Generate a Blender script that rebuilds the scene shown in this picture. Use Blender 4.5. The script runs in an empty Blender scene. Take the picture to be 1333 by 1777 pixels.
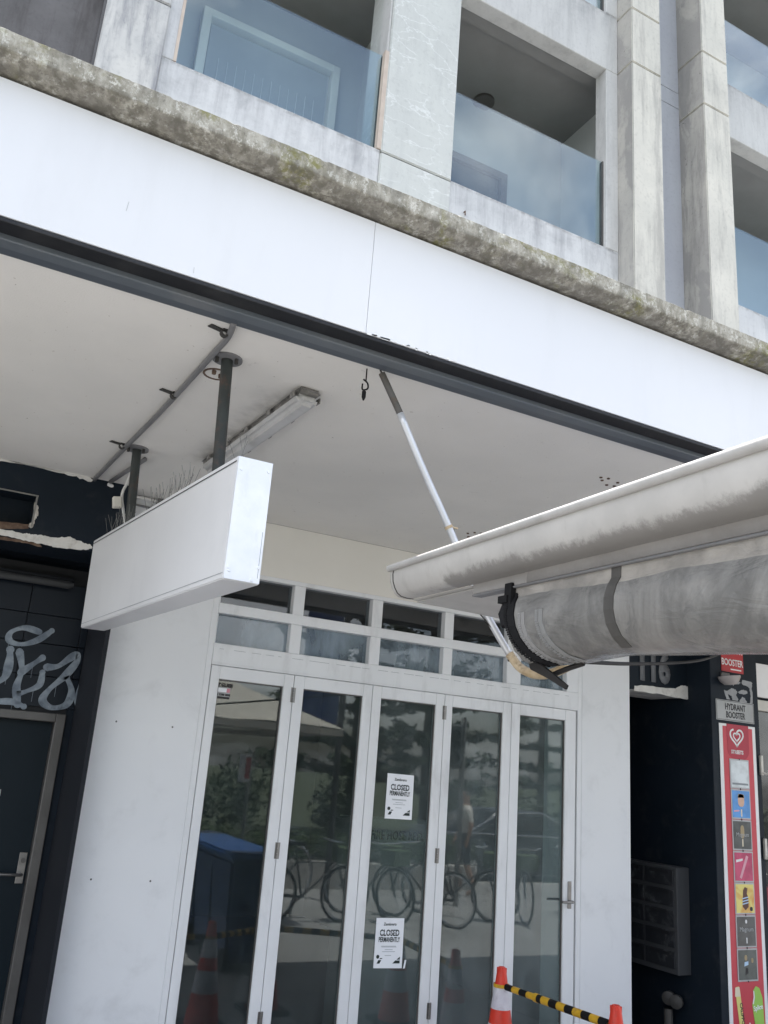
import bpy, bmesh, math, random
from mathutils import Vector, Matrix, noise
R = math.radians
random.seed(11)
scene = bpy.context.scene
col = scene.collection

# ------------------------------------------------------------------ camera
CAM = Vector((0.0, -5.45, 1.75))
YAW, PIT, ROL = R(27.019), R(16.722), R(4.405)
FPX, CX, CY = 1514.06, 666.5, 888.5
FW = Vector((math.sin(YAW)*math.cos(PIT), math.cos(YAW)*math.cos(PIT), math.sin(PIT)))
_r = Vector((math.cos(YAW), -math.sin(YAW), 0)); _u = _r.cross(FW)
RT = math.cos(ROL)*_r + math.sin(ROL)*_u
UP = -math.sin(ROL)*_r + math.cos(ROL)*_u
cd = bpy.data.cameras.new('camera'); cam = bpy.data.objects.new('camera', cd); col.objects.link(cam)
cam.matrix_world = Matrix(((RT.x, UP.x, -FW.x, CAM.x), (RT.y, UP.y, -FW.y, CAM.y), (RT.z, UP.z, -FW.z, CAM.z), (0, 0, 0, 1)))
cd.sensor_fit = 'VERTICAL'; cd.sensor_height = 24.0; cd.lens = FPX/1777*24.0
cd.clip_start = 0.05; cd.clip_end = 3000
scene.camera = cam

# ------------------------------------------------------------------ sky and sun
SUN_EL, SUN_AZ = R(81), R(25)          # azimuth from +y towards +x
w = bpy.data.worlds.new('World'); scene.world = w; w.use_nodes = True
nt = w.node_tree; N = nt.nodes; L = nt.links
for n in list(N): N.remove(n)
out = N.new('ShaderNodeOutputWorld'); bg = N.new('ShaderNodeBackground'); bg.inputs['Strength'].default_value = 0.13
sky = N.new('ShaderNodeTexSky'); sky.sky_type = 'NISHITA'; sky.sun_disc = False
sky.sun_elevation = SUN_EL; sky.sun_rotation = SUN_AZ; sky.dust_density = 3.5; sky.air_density = 1.15; sky.ozone_density = 1.2
tc = N.new('ShaderNodeTexCoord'); mp = N.new('ShaderNodeMapping'); mp.inputs['Scale'].default_value = (1, 1, 2.2)
n1 = N.new('ShaderNodeTexNoise'); n1.inputs['Scale'].default_value = 2.3; n1.inputs['Detail'].default_value = 8; n1.inputs['Roughness'].default_value = .55
n1.inputs['Distortion'].default_value = .4
rp = N.new('ShaderNodeValToRGB'); rp.color_ramp.elements[0].position = .45; rp.color_ramp.elements[1].position = .66
mx = N.new('ShaderNodeMix'); mx.data_type = 'RGBA'; mx.inputs['B'].default_value = (10.5, 10.6, 10.9, 1)
L.new(tc.outputs['Generated'], mp.inputs['Vector']); L.new(mp.outputs[0], n1.inputs['Vector']); L.new(n1.outputs['Fac'], rp.inputs[0])
L.new(rp.outputs[0], mx.inputs['Factor']); L.new(sky.outputs[0], mx.inputs['A']); L.new(mx.outputs['Result'], bg.inputs['Color']); L.new(bg.outputs[0], out.inputs[0])
sd = bpy.data.lights.new('sun', 'SUN'); sd.energy = 5.0; sd.angle = R(.6); sd.color = (1, .97, .925)
sun = bpy.data.objects.new('sun', sd); col.objects.link(sun)
sdir = Vector((math.sin(SUN_AZ)*math.cos(SUN_EL), math.cos(SUN_AZ)*math.cos(SUN_EL), math.sin(SUN_EL)))
sun.rotation_euler = sdir.to_track_quat('Z', 'Y').to_euler(); sun.location = (0, -6, 30)
vs = scene.view_settings; vs.view_transform = 'Standard'; vs.look = 'None'; vs.gamma = 1; vs.exposure = 1.32; vs.use_curve_mapping = False
scene.cycles.max_bounces = 10; scene.cycles.transparent_max_bounces = 16

# ------------------------------------------------------------------ helpers
def ray(x, y): return (FW*FPX + RT*(x-CX) - UP*(y-CY)).normalized()
def at(x, y, Y=0.0):
    d = ray(x, y); return CAM + d*((Y-CAM.y)/d.y)
def atz(x, y, Z):
    d = ray(x, y); return CAM + d*((Z-CAM.z)/d.z)
def atx(x, y, X):
    d = ray(x, y); return CAM + d*((X-CAM.x)/d.x)
def depth(x, y, k):
    d = ray(x, y); return CAM + d*(k/d.dot(FW))
OFF = {}
def tag(o, label=None, cat=None, group=None, kind=None):
    if label: o['label'] = label
    if cat: o['category'] = cat
    if group: o['group'] = group
    if kind: o['kind'] = kind
    return o
def thing(name, label, cat, loc=(0, 0, 0), group=None):
    o = bpy.data.objects.new(name, None); col.objects.link(o); o.location = loc; o.empty_display_size = .1
    OFF[o] = Vector(loc); tag(o, label, cat, group); return o
def basis(d):
    d = d.normalized(); a = Vector((0, 0, 1)) if abs(d.z) < .9 else Vector((1, 0, 0))
    u = d.cross(a).normalized(); return u, u.cross(d).normalized()
class MB:
    def __init__(s): s.v = []; s.f = []; s.mi = []
    def add(s, vs, fs, m=0):
        b = len(s.v); s.v += [Vector(v) for v in vs]; s.f += [tuple(i+b for i in f) for f in fs]; s.mi += [m]*len(fs); return s
    def hexa(s, p, m=0):   # p: bottom 4 ccw, top 4
        return s.add(p, [(3, 2, 1, 0), (4, 5, 6, 7), (0, 1, 5, 4), (1, 2, 6, 5), (2, 3, 7, 6), (3, 0, 4, 7)], m)
    def box(s, x0, x1, y0, y1, z0, z1, m=0):
        return s.hexa([(x0, y0, z0), (x1, y0, z0), (x1, y1, z0), (x0, y1, z0), (x0, y0, z1), (x1, y0, z1), (x1, y1, z1), (x0, y1, z1)], m)
    def obox(s, c, a, b, d, m=0):   # centre and three half-axis vectors
        c, a, b, d = map(Vector, (c, a, b, d))
        return s.hexa([c-a-b-d, c+a-b-d, c+a+b-d, c-a+b-d, c-a-b+d, c+a-b+d, c+a+b+d, c-a+b+d], m)
    def quad(s, a, b, c, d, m=0): return s.add([a, b, c, d], [(0, 1, 2, 3)], m)
    def slab(s, pts, t, m=0):       # polygon and a thickness vector
        n = len(pts); t = Vector(t); P = [Vector(p) for p in pts]
        return s.add(P+[p+t for p in P], [tuple(range(n)), tuple(range(2*n-1, n-1, -1))] + [(i, i+n, (i+1) % n+n, (i+1) % n) for i in range(n)], m)
    def sweep(s, prof, path, closed=True, caps=True, m=0):  # prof: list of lists of points per station
        n = len(prof[0]); b = []
        vs = [p for st in prof for p in st]; fs = []
        for k in range(len(prof)-1):
            for i in range(n if closed else n-1):
                j = (i+1) % n; fs.append((k*n+i, k*n+j, (k+1)*n+j, (k+1)*n+i))
        if caps and closed: fs += [tuple(range(n-1, -1, -1)), tuple((len(prof)-1)*n+i for i in range(n))]
        return s.add(vs, fs, m)
    def tube(s, pts, r, n=10, m=0):
        pts = [Vector(p) for p in pts]; st = []; u = None
        for i, p in enumerate(pts):
            d = (pts[min(i+1, len(pts)-1)]-pts[max(i-1, 0)]).normalized()
            if u is None: u, v = basis(d)
            else: u = (u-d*u.dot(d)).normalized(); v = u.cross(d)
            rr = r[i] if isinstance(r, (list, tuple)) else r
            st.append([p+(u*math.cos(a)+v*math.sin(a))*rr for a in [2*math.pi*k/n for k in range(n)]])
        return s.sweep(st, None, m=m)
    def lathe(s, prof, c, ax=(0, 0, 1), n=20, m=0):   # prof: (radius, height)
        c = Vector(c); ax = Vector(ax).normalized(); u, v = basis(ax)
        st = [[c+ax*h+(u*math.cos(a)+v*math.sin(a))*r for a in [2*math.pi*k/n for k in range(n)]] for r, h in prof]
        if prof[0][0] > 1e-5: st.append(st[0])
        return s.sweep(st, None, m=m, caps=False)
    def build(s, name, mat, parent=None, smooth=False, bevel=0.0, org=None, seg=1):
        o0 = OFF.get(parent, Vector()) if parent else Vector(org or (0, 0, 0))
        me = bpy.data.meshes.new(name); me.from_pydata([v-o0 for v in s.v], [], s.f)
        for m in (mat if isinstance(mat, (list, tuple)) else [mat]): me.materials.append(m)
        me.polygons.foreach_set('material_index', s.mi); me.update()
        bm = bmesh.new(); bm.from_mesh(me)
        bmesh.ops.recalc_face_normals(bm, faces=bm.faces)
        if bevel:
            ed = [e for e in bm.edges if len(e.link_faces) == 2 and e.calc_face_angle(0) > .5]
            bmesh.ops.bevel(bm, geom=ed, offset=bevel, segments=seg, affect='EDGES', clamp_overlap=True)
        bm.to_mesh(me); bm.free()
        if smooth: me.shade_smooth() if smooth is True else me.set_sharp_from_angle(angle=R(smooth))
        if smooth and smooth is not True:
            me.polygons.foreach_set('use_smooth', [True]*len(me.polygons)); me.set_sharp_from_angle(angle=R(smooth))
        o = bpy.data.objects.new(name, me); col.objects.link(o); OFF[o] = o0
        if parent: o.parent = parent
        else: o.location = o0
        return o
def text(name, s, h, pos, mat, parent, sx=1.0, bold=0.0, align='CENTER', ext=.0006, xd=(1, 0, 0), yd=(0, 0, 1), fit=None):
    c = bpy.data.curves.new('lettering', 'FONT'); c.body = s; c.size = 1; c.align_x = align; c.offset = bold; c.extrude = 0; c.resolution_u = 3
    t = bpy.data.objects.new('tmp', c); col.objects.link(t); bpy.context.view_layer.update()
    dg = bpy.context.evaluated_depsgraph_get(); me = bpy.data.meshes.new_from_object(t.evaluated_get(dg)); bpy.data.objects.remove(t)
    k = h/.70; X = Vector(xd).normalized(); Y = Vector(yd).normalized(); Z = X.cross(Y); o0 = OFF.get(parent, Vector()); P = Vector(pos)
    if fit: sx = fit/(k*(max(v.co.x for v in me.vertices)-min(v.co.x for v in me.vertices)))
    for v in me.vertices:
        q = v.co; v.co = P + X*(q.x*k*sx) + Y*(q.y*k) - o0
    bm = bmesh.new(); bm.from_mesh(me)
    ex = bmesh.ops.extrude_face_region(bm, geom=bm.faces[:])
    for e in ex['geom']:
        if isinstance(e, bmesh.types.BMVert): e.co += Z*max(ext, .0004)
    bmesh.ops.recalc_face_normals(bm, faces=bm.faces); bm.to_mesh(me); bm.free()
    me.materials.clear(); me.materials.append(mat)
    o = bpy.data.objects.new(name, me); col.objects.link(o); OFF[o] = o0; o.parent = parent; return o
def copy_tree(o, parent=None):
    c = o.copy(); col.objects.link(c)
    if parent: c.parent = parent
    for ch in list(o.children): copy_tree(ch, c)
    return c
def ribbon(mb, pts, wd, nrm, t=.0008, m=0):   # flat stroke following points, lying in the plane with normal nrm
    nrm = Vector(nrm).normalized(); P = [Vector(p) for p in pts]; st = []
    for i, p in enumerate(P):
        d = (P[min(i+1, len(P)-1)]-P[max(i-1, 0)]).normalized(); sd_ = d.cross(nrm)*((wd[i] if isinstance(wd, list) else wd)/2)
        st.append([p-sd_, p+sd_, p+sd_+nrm*t, p-sd_+nrm*t])
    mb.sweep(st, None, m=m)
def spline(pts, n=8):
    P = [Vector(p) for p in pts]; o = []
    for i in range(len(P)-1):
        a, b, c, d = P[max(i-1, 0)], P[i], P[i+1], P[min(i+2, len(P)-1)]
        for k in range(n):
            t = k/n; o.append(.5*((2*b)+(c-a)*t+(2*a-5*b+4*c-d)*t*t+(3*b-a-3*c+d)*t**3))
    o.append(P[-1]); return o

# ------------------------------------------------------------------ materials
class NB:
    def __init__(s, name):
        s.m = bpy.data.materials.new(name); s.m.use_nodes = True; s.t = s.m.node_tree; s.N = s.t.nodes; s.L = s.t.links
        s.bsdf = s.N['Principled BSDF']; s.out = s.N['Material Output']
        s.tc = s.N.new('ShaderNodeTexCoord')
    def noise(s, scale, detail=4, rough=.55, stretch=(1, 1, 1), dist=0, rot=(0, 0, 0), loc=(0, 0, 0)):
        m = s.N.new('ShaderNodeMapping'); m.inputs['Scale'].default_value = stretch; m.inputs['Rotation'].default_value = rot; m.inputs['Location'].default_value = loc
        s.L.new(s.tc.outputs['Object'], m.inputs[0])
        n = s.N.new('ShaderNodeTexNoise'); n.inputs['Scale'].default_value = scale; n.inputs['Detail'].default_value = detail
        n.inputs['Roughness'].default_value = rough; n.inputs['Distortion'].default_value = dist
        s.L.new(m.outputs[0], n.inputs['Vector']); return n.outputs['Fac']
    def ramp(s, v, a, b, lo=0., hi=1.):
        r = s.N.new('ShaderNodeMapRange'); r.interpolation_type = 'SMOOTHSTEP'
        for k, x in (('From Min', a), ('From Max', b), ('To Min', lo), ('To Max', hi)): r.inputs[k].default_value = x
        s.L.new(v, r.inputs['Value']); return r.outputs[0]
    def math(s, op, a, b=0.):
        n = s.N.new('ShaderNodeMath'); n.operation = op
        for i, x in enumerate((a, b)):
            if isinstance(x, (int, float)): n.inputs[i].default_value = x
            else: s.L.new(x, n.inputs[i])
        return n.outputs[0]
    def mix(s, f, a, b):
        n = s.N.new('ShaderNodeMix'); n.data_type = 'RGBA'
        for k, x in (('Factor', f), ('A', a), ('B', b)):
            if isinstance(x, (int, float)): n.inputs[k].default_value = x
            elif isinstance(x, tuple): n.inputs[k].default_value = (*x[:3], 1)
            else: s.L.new(x, n.inputs[k])
        return n.outputs['Result']
    def xyz(s):
        n = s.N.new('ShaderNodeSeparateXYZ'); s.L.new(s.tc.outputs['Object'], n.inputs[0]); return n.outputs
    def bump(s, h, strength=.3, dist=.01):
        n = s.N.new('ShaderNodeBump'); n.inputs['Strength'].default_value = strength; n.inputs['Distance'].default_value = dist
        s.L.new(h, n.inputs['Height']); s.L.new(n.outputs[0], s.bsdf.inputs['Normal']); return n.outputs[0]
    def done(s, c=None, rough=.5, metal=0., spec=.5, **kw):
        b = s.bsdf.inputs
        if c is not None:
            if isinstance(c, tuple): b['Base Color'].default_value = (*c, 1)
            else: s.L.new(c, b['Base Color'])
        if isinstance(rough, (int, float)): b['Roughness'].default_value = rough
        else: s.L.new(rough, b['Roughness'])
        b['Metallic'].default_value = metal; b['Specular IOR Level'].default_value = spec
        for k, x in kw.items(): b[k.replace('_', ' ')].default_value = x
        return s.m
def paint(name, c, c2=None, rough=.5, scale=2.5, var=.1, dirt=None, dirt_amt=.3, dstretch=(1, 1, 1), dscale=4, bump=.0, bscale=120, metal=0., spec=.4):
    b = NB(name); c2 = c2 or tuple(x*(1-var) for x in c)
    k = b.mix(b.ramp(b.noise(scale, 5), .3, .7), c, c2)
    if dirt: k = b.mix(b.math('MULTIPLY', b.ramp(b.noise(dscale, 6, .65, dstretch, .3), .5, .75), dirt_amt), k, dirt)
    if bump: b.bump(b.noise(bscale, 3), bump, .004)
    return b.done(k, rough, metal, spec)

M = {}
M['cream_frame'] = paint('cream_door_frame', (.84, .82, .74), rough=.5)
M['fascia'] = paint('white_fascia_paint', (.715, .725, .745), (.69, .702, .725), .5, .8, bump=.15, bscale=1.7, dirt=(.56, .565, .57), dirt_amt=.16, dscale=4, dstretch=(1, 1, .2))
M['wall'] = paint('white_wall_paint', (.77, .785, .80), (.72, .735, .757), .55, .8, dirt=(.48, .49, .5), dirt_amt=.3, dscale=3.4, bump=.06, bscale=25)
M['header'] = paint('cream_header_paint', (.78, .76, .71), (.74, .72, .67), .6, 1.5, bump=.05, bscale=30)
M['frame'] = paint('white_frame_gloss', (.77, .785, .80), (.73, .745, .76), .38, 3, dirt=(.42, .42, .42), dirt_amt=.4, dscale=6, dstretch=(1, 1, .25), bump=.08, bscale=40)
M['sign'] = paint('sign_white_paint', (.66, .665, .675), (.62, .625, .635), .4, 2, dirt=(.45, .46, .47), dirt_amt=.25, dscale=3.2, dstretch=(1, 1, .5))
M['sign_end'] = paint('sign_end_skylit_worn_paint', (.80, .82, .85), (.72, .75, .80), .4, 9, dirt=(.55, .57, .61), dirt_amt=.32, dscale=14, dstretch=(1, 1, .7), bump=.2, bscale=30)  # paler and bluer than the sign sides: skylight put into the worn colour
M['steel'] = paint('grey_blue_steel', (.085, .10, .118), (.068, .08, .095), .45, 2, dirt=(.16, .17, .17), dirt_amt=.5, dscale=2.5, dstretch=(.3, 1, 1), spec=.5)
M['steel_pale'] = paint('grey_blue_steel_lip', (.12, .137, .155), (.10, .117, .135), .42, 2, dirt=(.2, .2, .2), dirt_amt=.4, dscale=2.5)
M['black'] = paint('black_batten', (.012, .013, .016), rough=.6, dirt=(.05, .05, .05), dirt_amt=.5)
M['blue'] = paint('old_blue_board', (.02, .07, .2), rough=.5)
M['navy'] = paint('dark_navy_wall', (.011, .017, .026), (.008, .013, .020), .5, 3, dirt=(.035, .04, .046), dirt_amt=.5, dscale=6, bump=.06, bscale=90, spec=.15)
M['navy_side'] = paint('dark_navy_return', (.018, .02, .025), rough=.6, spec=.15)
M['tile'] = paint('dark_glazed_tile', (.005, .009, .016), (.008, .012, .019), .35, 3, spec=.22)
M['door_dark'] = paint('dark_door_paint', (.005, .012, .018), (.004, .010, .015), .45, 2, spec=.2)
M['metal'] = paint('brushed_metal', (.30, .29, .28), (.22, .215, .21), .35, 12, metal=.85)
M['metal_dark'] = paint('dull_grey_metal_frame', (.14, .135, .13), (.11, .105, .1), .4, 5, metal=.4)
M['peel'] = paint('bared_plaster', (.62, .60, .55), (.42, .40, .36), .8, 14, dirt=(.16, .09, .06), dirt_amt=.8, dscale=16, bump=.5, bscale=40)
M['peel_white'] = paint('bared_white_plaster', (.70, .69, .66), (.60, .59, .56), .8, 14, dirt=(.35, .33, .3), dirt_amt=.5, dscale=22, bump=.5, bscale=50)
M['graffiti'] = paint('chalky_spray_paint', (.30, .345, .39), (.15, .18, .22), .8, 14, dirt=(.04, .055, .075), dirt_amt=.75, dscale=11)
M['rust'] = paint('rust_scale', (.085, .05, .036), (.17, .12, .085), .85, 25, bump=.4, bscale=90)
M['post'] = paint('weathered_green_steel_post', (.040, .048, .047), (.028, .032, .031), .55, 9, dirt=(.10, .055, .04), dirt_amt=.8, dscale=16, bump=.2, bscale=70)
M['cond'] = paint('grey_conduit', (.20, .20, .205), (.16, .16, .165), .5, 5)
M['clip'] = paint('dark_saddle_clip', (.05, .048, .045), rough=.6)
M['pvc'] = paint('white_pvc_pipe', (.74, .74, .73), (.66, .65, .63), .35, 5, dirt=(.35, .30, .24), dirt_amt=.35, dscale=7)
M['pvc_old'] = paint('yellowed_pvc_elbow', (.58, .48, .33), (.42, .31, .18), .42, 14, dirt=(.16, .09, .05), dirt_amt=.95, dscale=22)
M['silver_pipe'] = paint('silvery_pipe', (.66, .67, .69), (.58, .59, .61), .3, 6, dirt=(.4, .38, .35), dirt_amt=.3, dscale=8, metal=.35)
M['bead'] = paint('aged_white_bead', (.46, .45, .435), (.40, .39, .375), .45, 8, dirt=(.25, .24, .22), dirt_amt=.4, dscale=10)
M['cream'] = paint('cream_plastic', (.62, .60, .54), (.55, .53, .48), .45, 6)
M['diffuser'] = paint('light_diffuser', (.56, .56, .56), (.48, .48, .475), .3, 7, dirt=(.25, .25, .24), dirt_amt=.35, dscale=9)
M['lamp_base'] = paint('dusty_lamp_base', (.32, .31, .295), (.16, .155, .145), .6, 14)
M['rubber'] = paint('black_rubber', (.010, .010, .011), rough=.65, spec=.2)
M['wire'] = paint('thin_steel_wire', (.16, .16, .155), rough=.4, metal=.6)
M['strap'] = paint('dark_web_strap', (.02, .018, .017), rough=.7)
M['orange'] = paint('cone_orange_plastic', (.76, .05, .022), (.68, .04, .02), .42, 8, dirt=(.3, .05, .03), dirt_amt=.35, dscale=12)
M['reflect'] = paint('cone_reflective_sleeve', (.72, .70, .74), (.60, .57, .63), .35, 12, dirt=(.4, .36, .4), dirt_amt=.5, dscale=14)
M['yellow'] = paint('bar_yellow_plastic', (.72, .42, .02), (.62, .35, .02), .4, 9, dirt=(.2, .13, .05), dirt_amt=.5, dscale=18)
M['paper'] = paint('white_paper', (.84, .86, .89), (.80, .82, .86), .7, 3)
M['ink'] = paint('dark_green_ink', (.018, .03, .028), rough=.6)
M['ink_black'] = paint('black_ink', (.012, .012, .014), rough=.5)
M['ink_pale'] = paint('grey_ink', (.25, .28, .3), rough=.6)
M['sign_grey'] = paint('grey_sign_plate', (.42, .43, .43), (.36, .37, .37), .45, 5, dirt=(.2, .2, .2), dirt_amt=.25)
M['red_sign'] = paint('red_sign_plate', (.45, .025, .03), rough=.4)
M['red'] = paint('poster_red', (.56, .055, .075), (.50, .045, .065), .4, 2)
M['red_deep'] = paint('poster_deep_red', (.42, .02, .045), rough=.4)
M['red_shop'] = paint('red_stall_panel', (.30, .02, .03), rough=.4)
M['white'] = paint('white_print', (.80, .80, .80), rough=.5)
M['alu'] = paint('plate_alloy_rim', (.42, .42, .43), rough=.4, metal=.3)
M['pole_dark'] = paint('dark_street_pole', (.05, .052, .055), rough=.5)
M['tyre'] = paint('tyre', (.012, .012, .012), rough=.8)
M['bin'] = paint('blue_bin_plastic', (.012, .05, .17), (.01, .04, .14), .45, 4)
M['bin_lid'] = paint('bin_lid_blue', (.015, .09, .30), rough=.4)
M['canvas'] = paint('beige_canvas', (.52, .49, .43), (.46, .43, .38), .8, 4)
M['car'] = paint('dark_car_paint', (.03, .035, .04), rough=.2, spec=.7)
M['car_glass'] = paint('car_glass', (.015, .018, .02), rough=.05, spec=.9)
M['chrome'] = paint('bright_trim', (.7, .7, .7), rough=.15, metal=1)
M['bark'] = paint('pine_bark', (.09, .07, .055), (.06, .047, .038), .9, 6, bump=.5, bscale=20)
M['needle'] = paint('pine_needles', (.026, .045, .022), (.045, .065, .03), .7, 1.2, spec=.2)
M['hedge'] = paint('hedge_leaf', (.035, .065, .022), (.07, .105, .035), .6, 1.5, spec=.3)
M['ply'] = paint('pale_reveal_strip', (.55, .47, .40), (.48, .40, .34), .6, 8)
M['skin'] = paint('skin', (.45, .27, .19), rough=.6); M['hair'] = paint('dark_hair', (.03, .022, .018), rough=.6)
M['shirt'] = paint('pale_t_shirt', (.62, .6, .55), rough=.8); M['shorts'] = paint('dark_shorts', (.03, .035, .05), rough=.8)
M['banner'] = paint('blue_banner', (.025, .05, .16), rough=.7)
M['planter'] = paint('pale_planter_concrete', (.42, .41, .39), (.34, .33, .31), .8, 4, bump=.2, bscale=40)
M['line'] = paint('white_line_paint', (.75, .75, .73), rough=.6)
M['interior'] = paint('dim_interior_wall', (.16, .16, .155), rough=.8); M['int_floor'] = paint('interior_floor', (.12, .115, .11), rough=.4)
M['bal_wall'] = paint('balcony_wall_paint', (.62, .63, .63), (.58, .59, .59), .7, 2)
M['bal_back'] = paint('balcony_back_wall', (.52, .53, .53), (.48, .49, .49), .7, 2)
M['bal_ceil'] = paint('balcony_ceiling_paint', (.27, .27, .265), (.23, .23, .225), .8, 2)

def soffit_mat():
    b = NB('soffit_paint'); x = b.xyz()
    k = b.mix(b.ramp(b.noise(1.1, 5), .3, .7), (.77, .75, .71), (.70, .685, .65))
    k = b.mix(b.math('MULTIPLY', b.ramp(b.noise(9, 5, .6, (1, 1, 1), .6), .66, .78), .35), k, (.36, .34, .31))
    # grime brushed onto the render beside the lamp, and small dark marks
    gx = b.math('ABSOLUTE', b.math('SUBTRACT', x[0], 1.165)); gm = b.ramp(gx, .0, .14, 1, 0)
    gy = b.math('MULTIPLY', b.ramp(x[1], .42, .7, 0, 1), b.ramp(x[1], 1.6, 1.8, 1, 0))
    gm = b.math('MULTIPLY', b.math('MULTIPLY', gm, gy), b.ramp(b.noise(7, 5),   .35, .7, .03, .42))
    k = b.mix(gm, k, (.10, .095, .09))
    k = b.mix(b.math('MULTIPLY', b.ramp(b.noise(40, 3, .6), .71, .74), .6), k, (.25, .2, .15))
    b.bump(b.noise(150, 3, .7), .35, .004)
    return b.done(k, .8, 0, .2)
M['soffit'] = soffit_mat()

def concrete(name, c1, c2, stain, amt, sill=None, cracks=False, peel=False):
    b = NB(name); x = b.xyz()
    k = b.mix(b.ramp(b.noise(1.6, 6, .6), .3, .7), c1, c2)
    k = b.mix(b.math('MULTIPLY', b.ramp(b.noise(2.6, 8, .68, (2.4, 2.4, .30), .15), .46, .70), amt), k, stain)
    k = b.mix(b.math('MULTIPLY', b.ramp(b.noise(1.3, 8, .7, (1, 1, 1), .2, loc=(7, 2, 5)), .54, .70), amt*.6), k, stain)
    k = b.mix(b.math('MULTIPLY', b.ramp(b.noise(28, 4), .5, .8), .25), k, tuple(v*.7 for v in stain))
    h = b.noise(60, 5, .65)
    if sill:
        for z0 in sill:
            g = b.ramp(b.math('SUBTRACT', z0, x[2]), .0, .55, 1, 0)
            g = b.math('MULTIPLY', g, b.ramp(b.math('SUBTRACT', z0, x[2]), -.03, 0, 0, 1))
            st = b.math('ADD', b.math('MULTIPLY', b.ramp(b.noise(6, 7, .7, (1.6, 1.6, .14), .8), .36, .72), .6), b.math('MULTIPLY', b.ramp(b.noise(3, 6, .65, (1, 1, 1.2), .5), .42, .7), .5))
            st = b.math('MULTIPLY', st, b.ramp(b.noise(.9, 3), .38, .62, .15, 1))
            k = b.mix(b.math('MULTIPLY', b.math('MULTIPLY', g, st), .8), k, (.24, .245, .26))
            e = b.ramp(b.math('ABSOLUTE', b.math('SUBTRACT', z0-.015, x[2])), .0, .03, 1, 0)
            k = b.mix(b.math('MULTIPLY', b.math('MULTIPLY', e, b.ramp(b.noise(9, 6, .7), .4, .6)), .6), k, (.2, .19, .19))
    if cracks:
        mpn = b.N.new('ShaderNodeMapping'); mpn.inputs['Scale'].default_value = (1.8, 1, 4.2); b.L.new(b.tc.outputs['Object'], mpn.inputs[0])
        wn = b.N.new('ShaderNodeTexNoise'); wn.inputs['Scale'].default_value = 3.5; wn.inputs['Detail'].default_value = 5; b.L.new(mpn.outputs[0], wn.inputs['Vector'])
        ad = b.N.new('ShaderNodeMix'); ad.data_type = 'RGBA'; ad.blend_type = 'LINEAR_LIGHT'; ad.inputs['Factor'].default_value = .22
        b.L.new(mpn.outputs[0], ad.inputs['A']); b.L.new(wn.outputs['Color'], ad.inputs['B'])
        vo = b.N.new('ShaderNodeTexVoronoi'); vo.feature = 'DISTANCE_TO_EDGE'; vo.inputs['Scale'].default_value = 1.5; vo.inputs['Randomness'].default_value = .8
        b.L.new(ad.outputs['Result'], vo.inputs['Vector'])
        ln = b.math('MULTIPLY', b.ramp(vo.outputs['Distance'], .0, .03, 1, 0), b.ramp(b.noise(2.4, 3), .40, .56, 0, 1))
        k = b.mix(b.math('MULTIPLY', ln, .42), k, (.80, .82, .82))
        k = b.mix(b.math('MULTIPLY', b.ramp(b.noise(9, 6, .7), .62, .72), .5), k, (.74, .76, .75))
    if peel:
        pm = b.ramp(b.noise(2.1, 7, .62, (1, 1, .45), 1.2, loc=(0, 0, peel)), .50, .53)
        k = b.mix(b.math('MULTIPLY', b.ramp(b.noise(2.1, 7, .62, (1, 1, .45), 1.2, loc=(0, 0, peel)), .47, .56), .7), k, (.27, .265, .26))
        h = b.math('SUBTRACT', h, b.math('MULTIPLY', pm, 1.4))
        sp = b.ramp(b.noise(19, 4, .6, dist=1.0), .68, .71); k = b.mix(b.math('MULTIPLY', sp, .7), k, (.1, .1, .1))
    b.bump(h, .25, .006)
    return b.done(k, .85, 0, .25)
M['conc'] = concrete('cream_concrete', (.67, .645, .58), (.57, .555, .505), (.33, .32, .30), .7)
M['conc_grey'] = concrete('stained_concrete', (.58, .575, .555), (.46, .465, .465), (.25, .255, .275), .95)
M['conc_cracked'] = concrete('crazed_concrete', (.56, .575, .555), (.52, .535, .52), (.40, .41, .41), .35, cracks=True)
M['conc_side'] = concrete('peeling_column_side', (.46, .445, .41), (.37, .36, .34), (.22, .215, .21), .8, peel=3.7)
M['spandrel'] = concrete('spandrel_render', (.61, .615, .62), (.54, .55, .56), (.34, .345, .36), .6, sill=[6.63-3.5, 9.42-3.5])
M['lintel'] = concrete('lintel_render', (.58, .58, .57), (.52, .52, .515), (.36, .36, .36), .5, sill=[9.42-3.5])
M['dark_conc'] = concrete('dark_weathered_panel', (.15, .145, .15), (.10, .098, .10), (.06, .055, .055), .7)
M['recess'] = concrete('lavender_grey_panel', (.42, .435, .47), (.39, .40, .44), (.33, .34, .37), .3)

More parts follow.
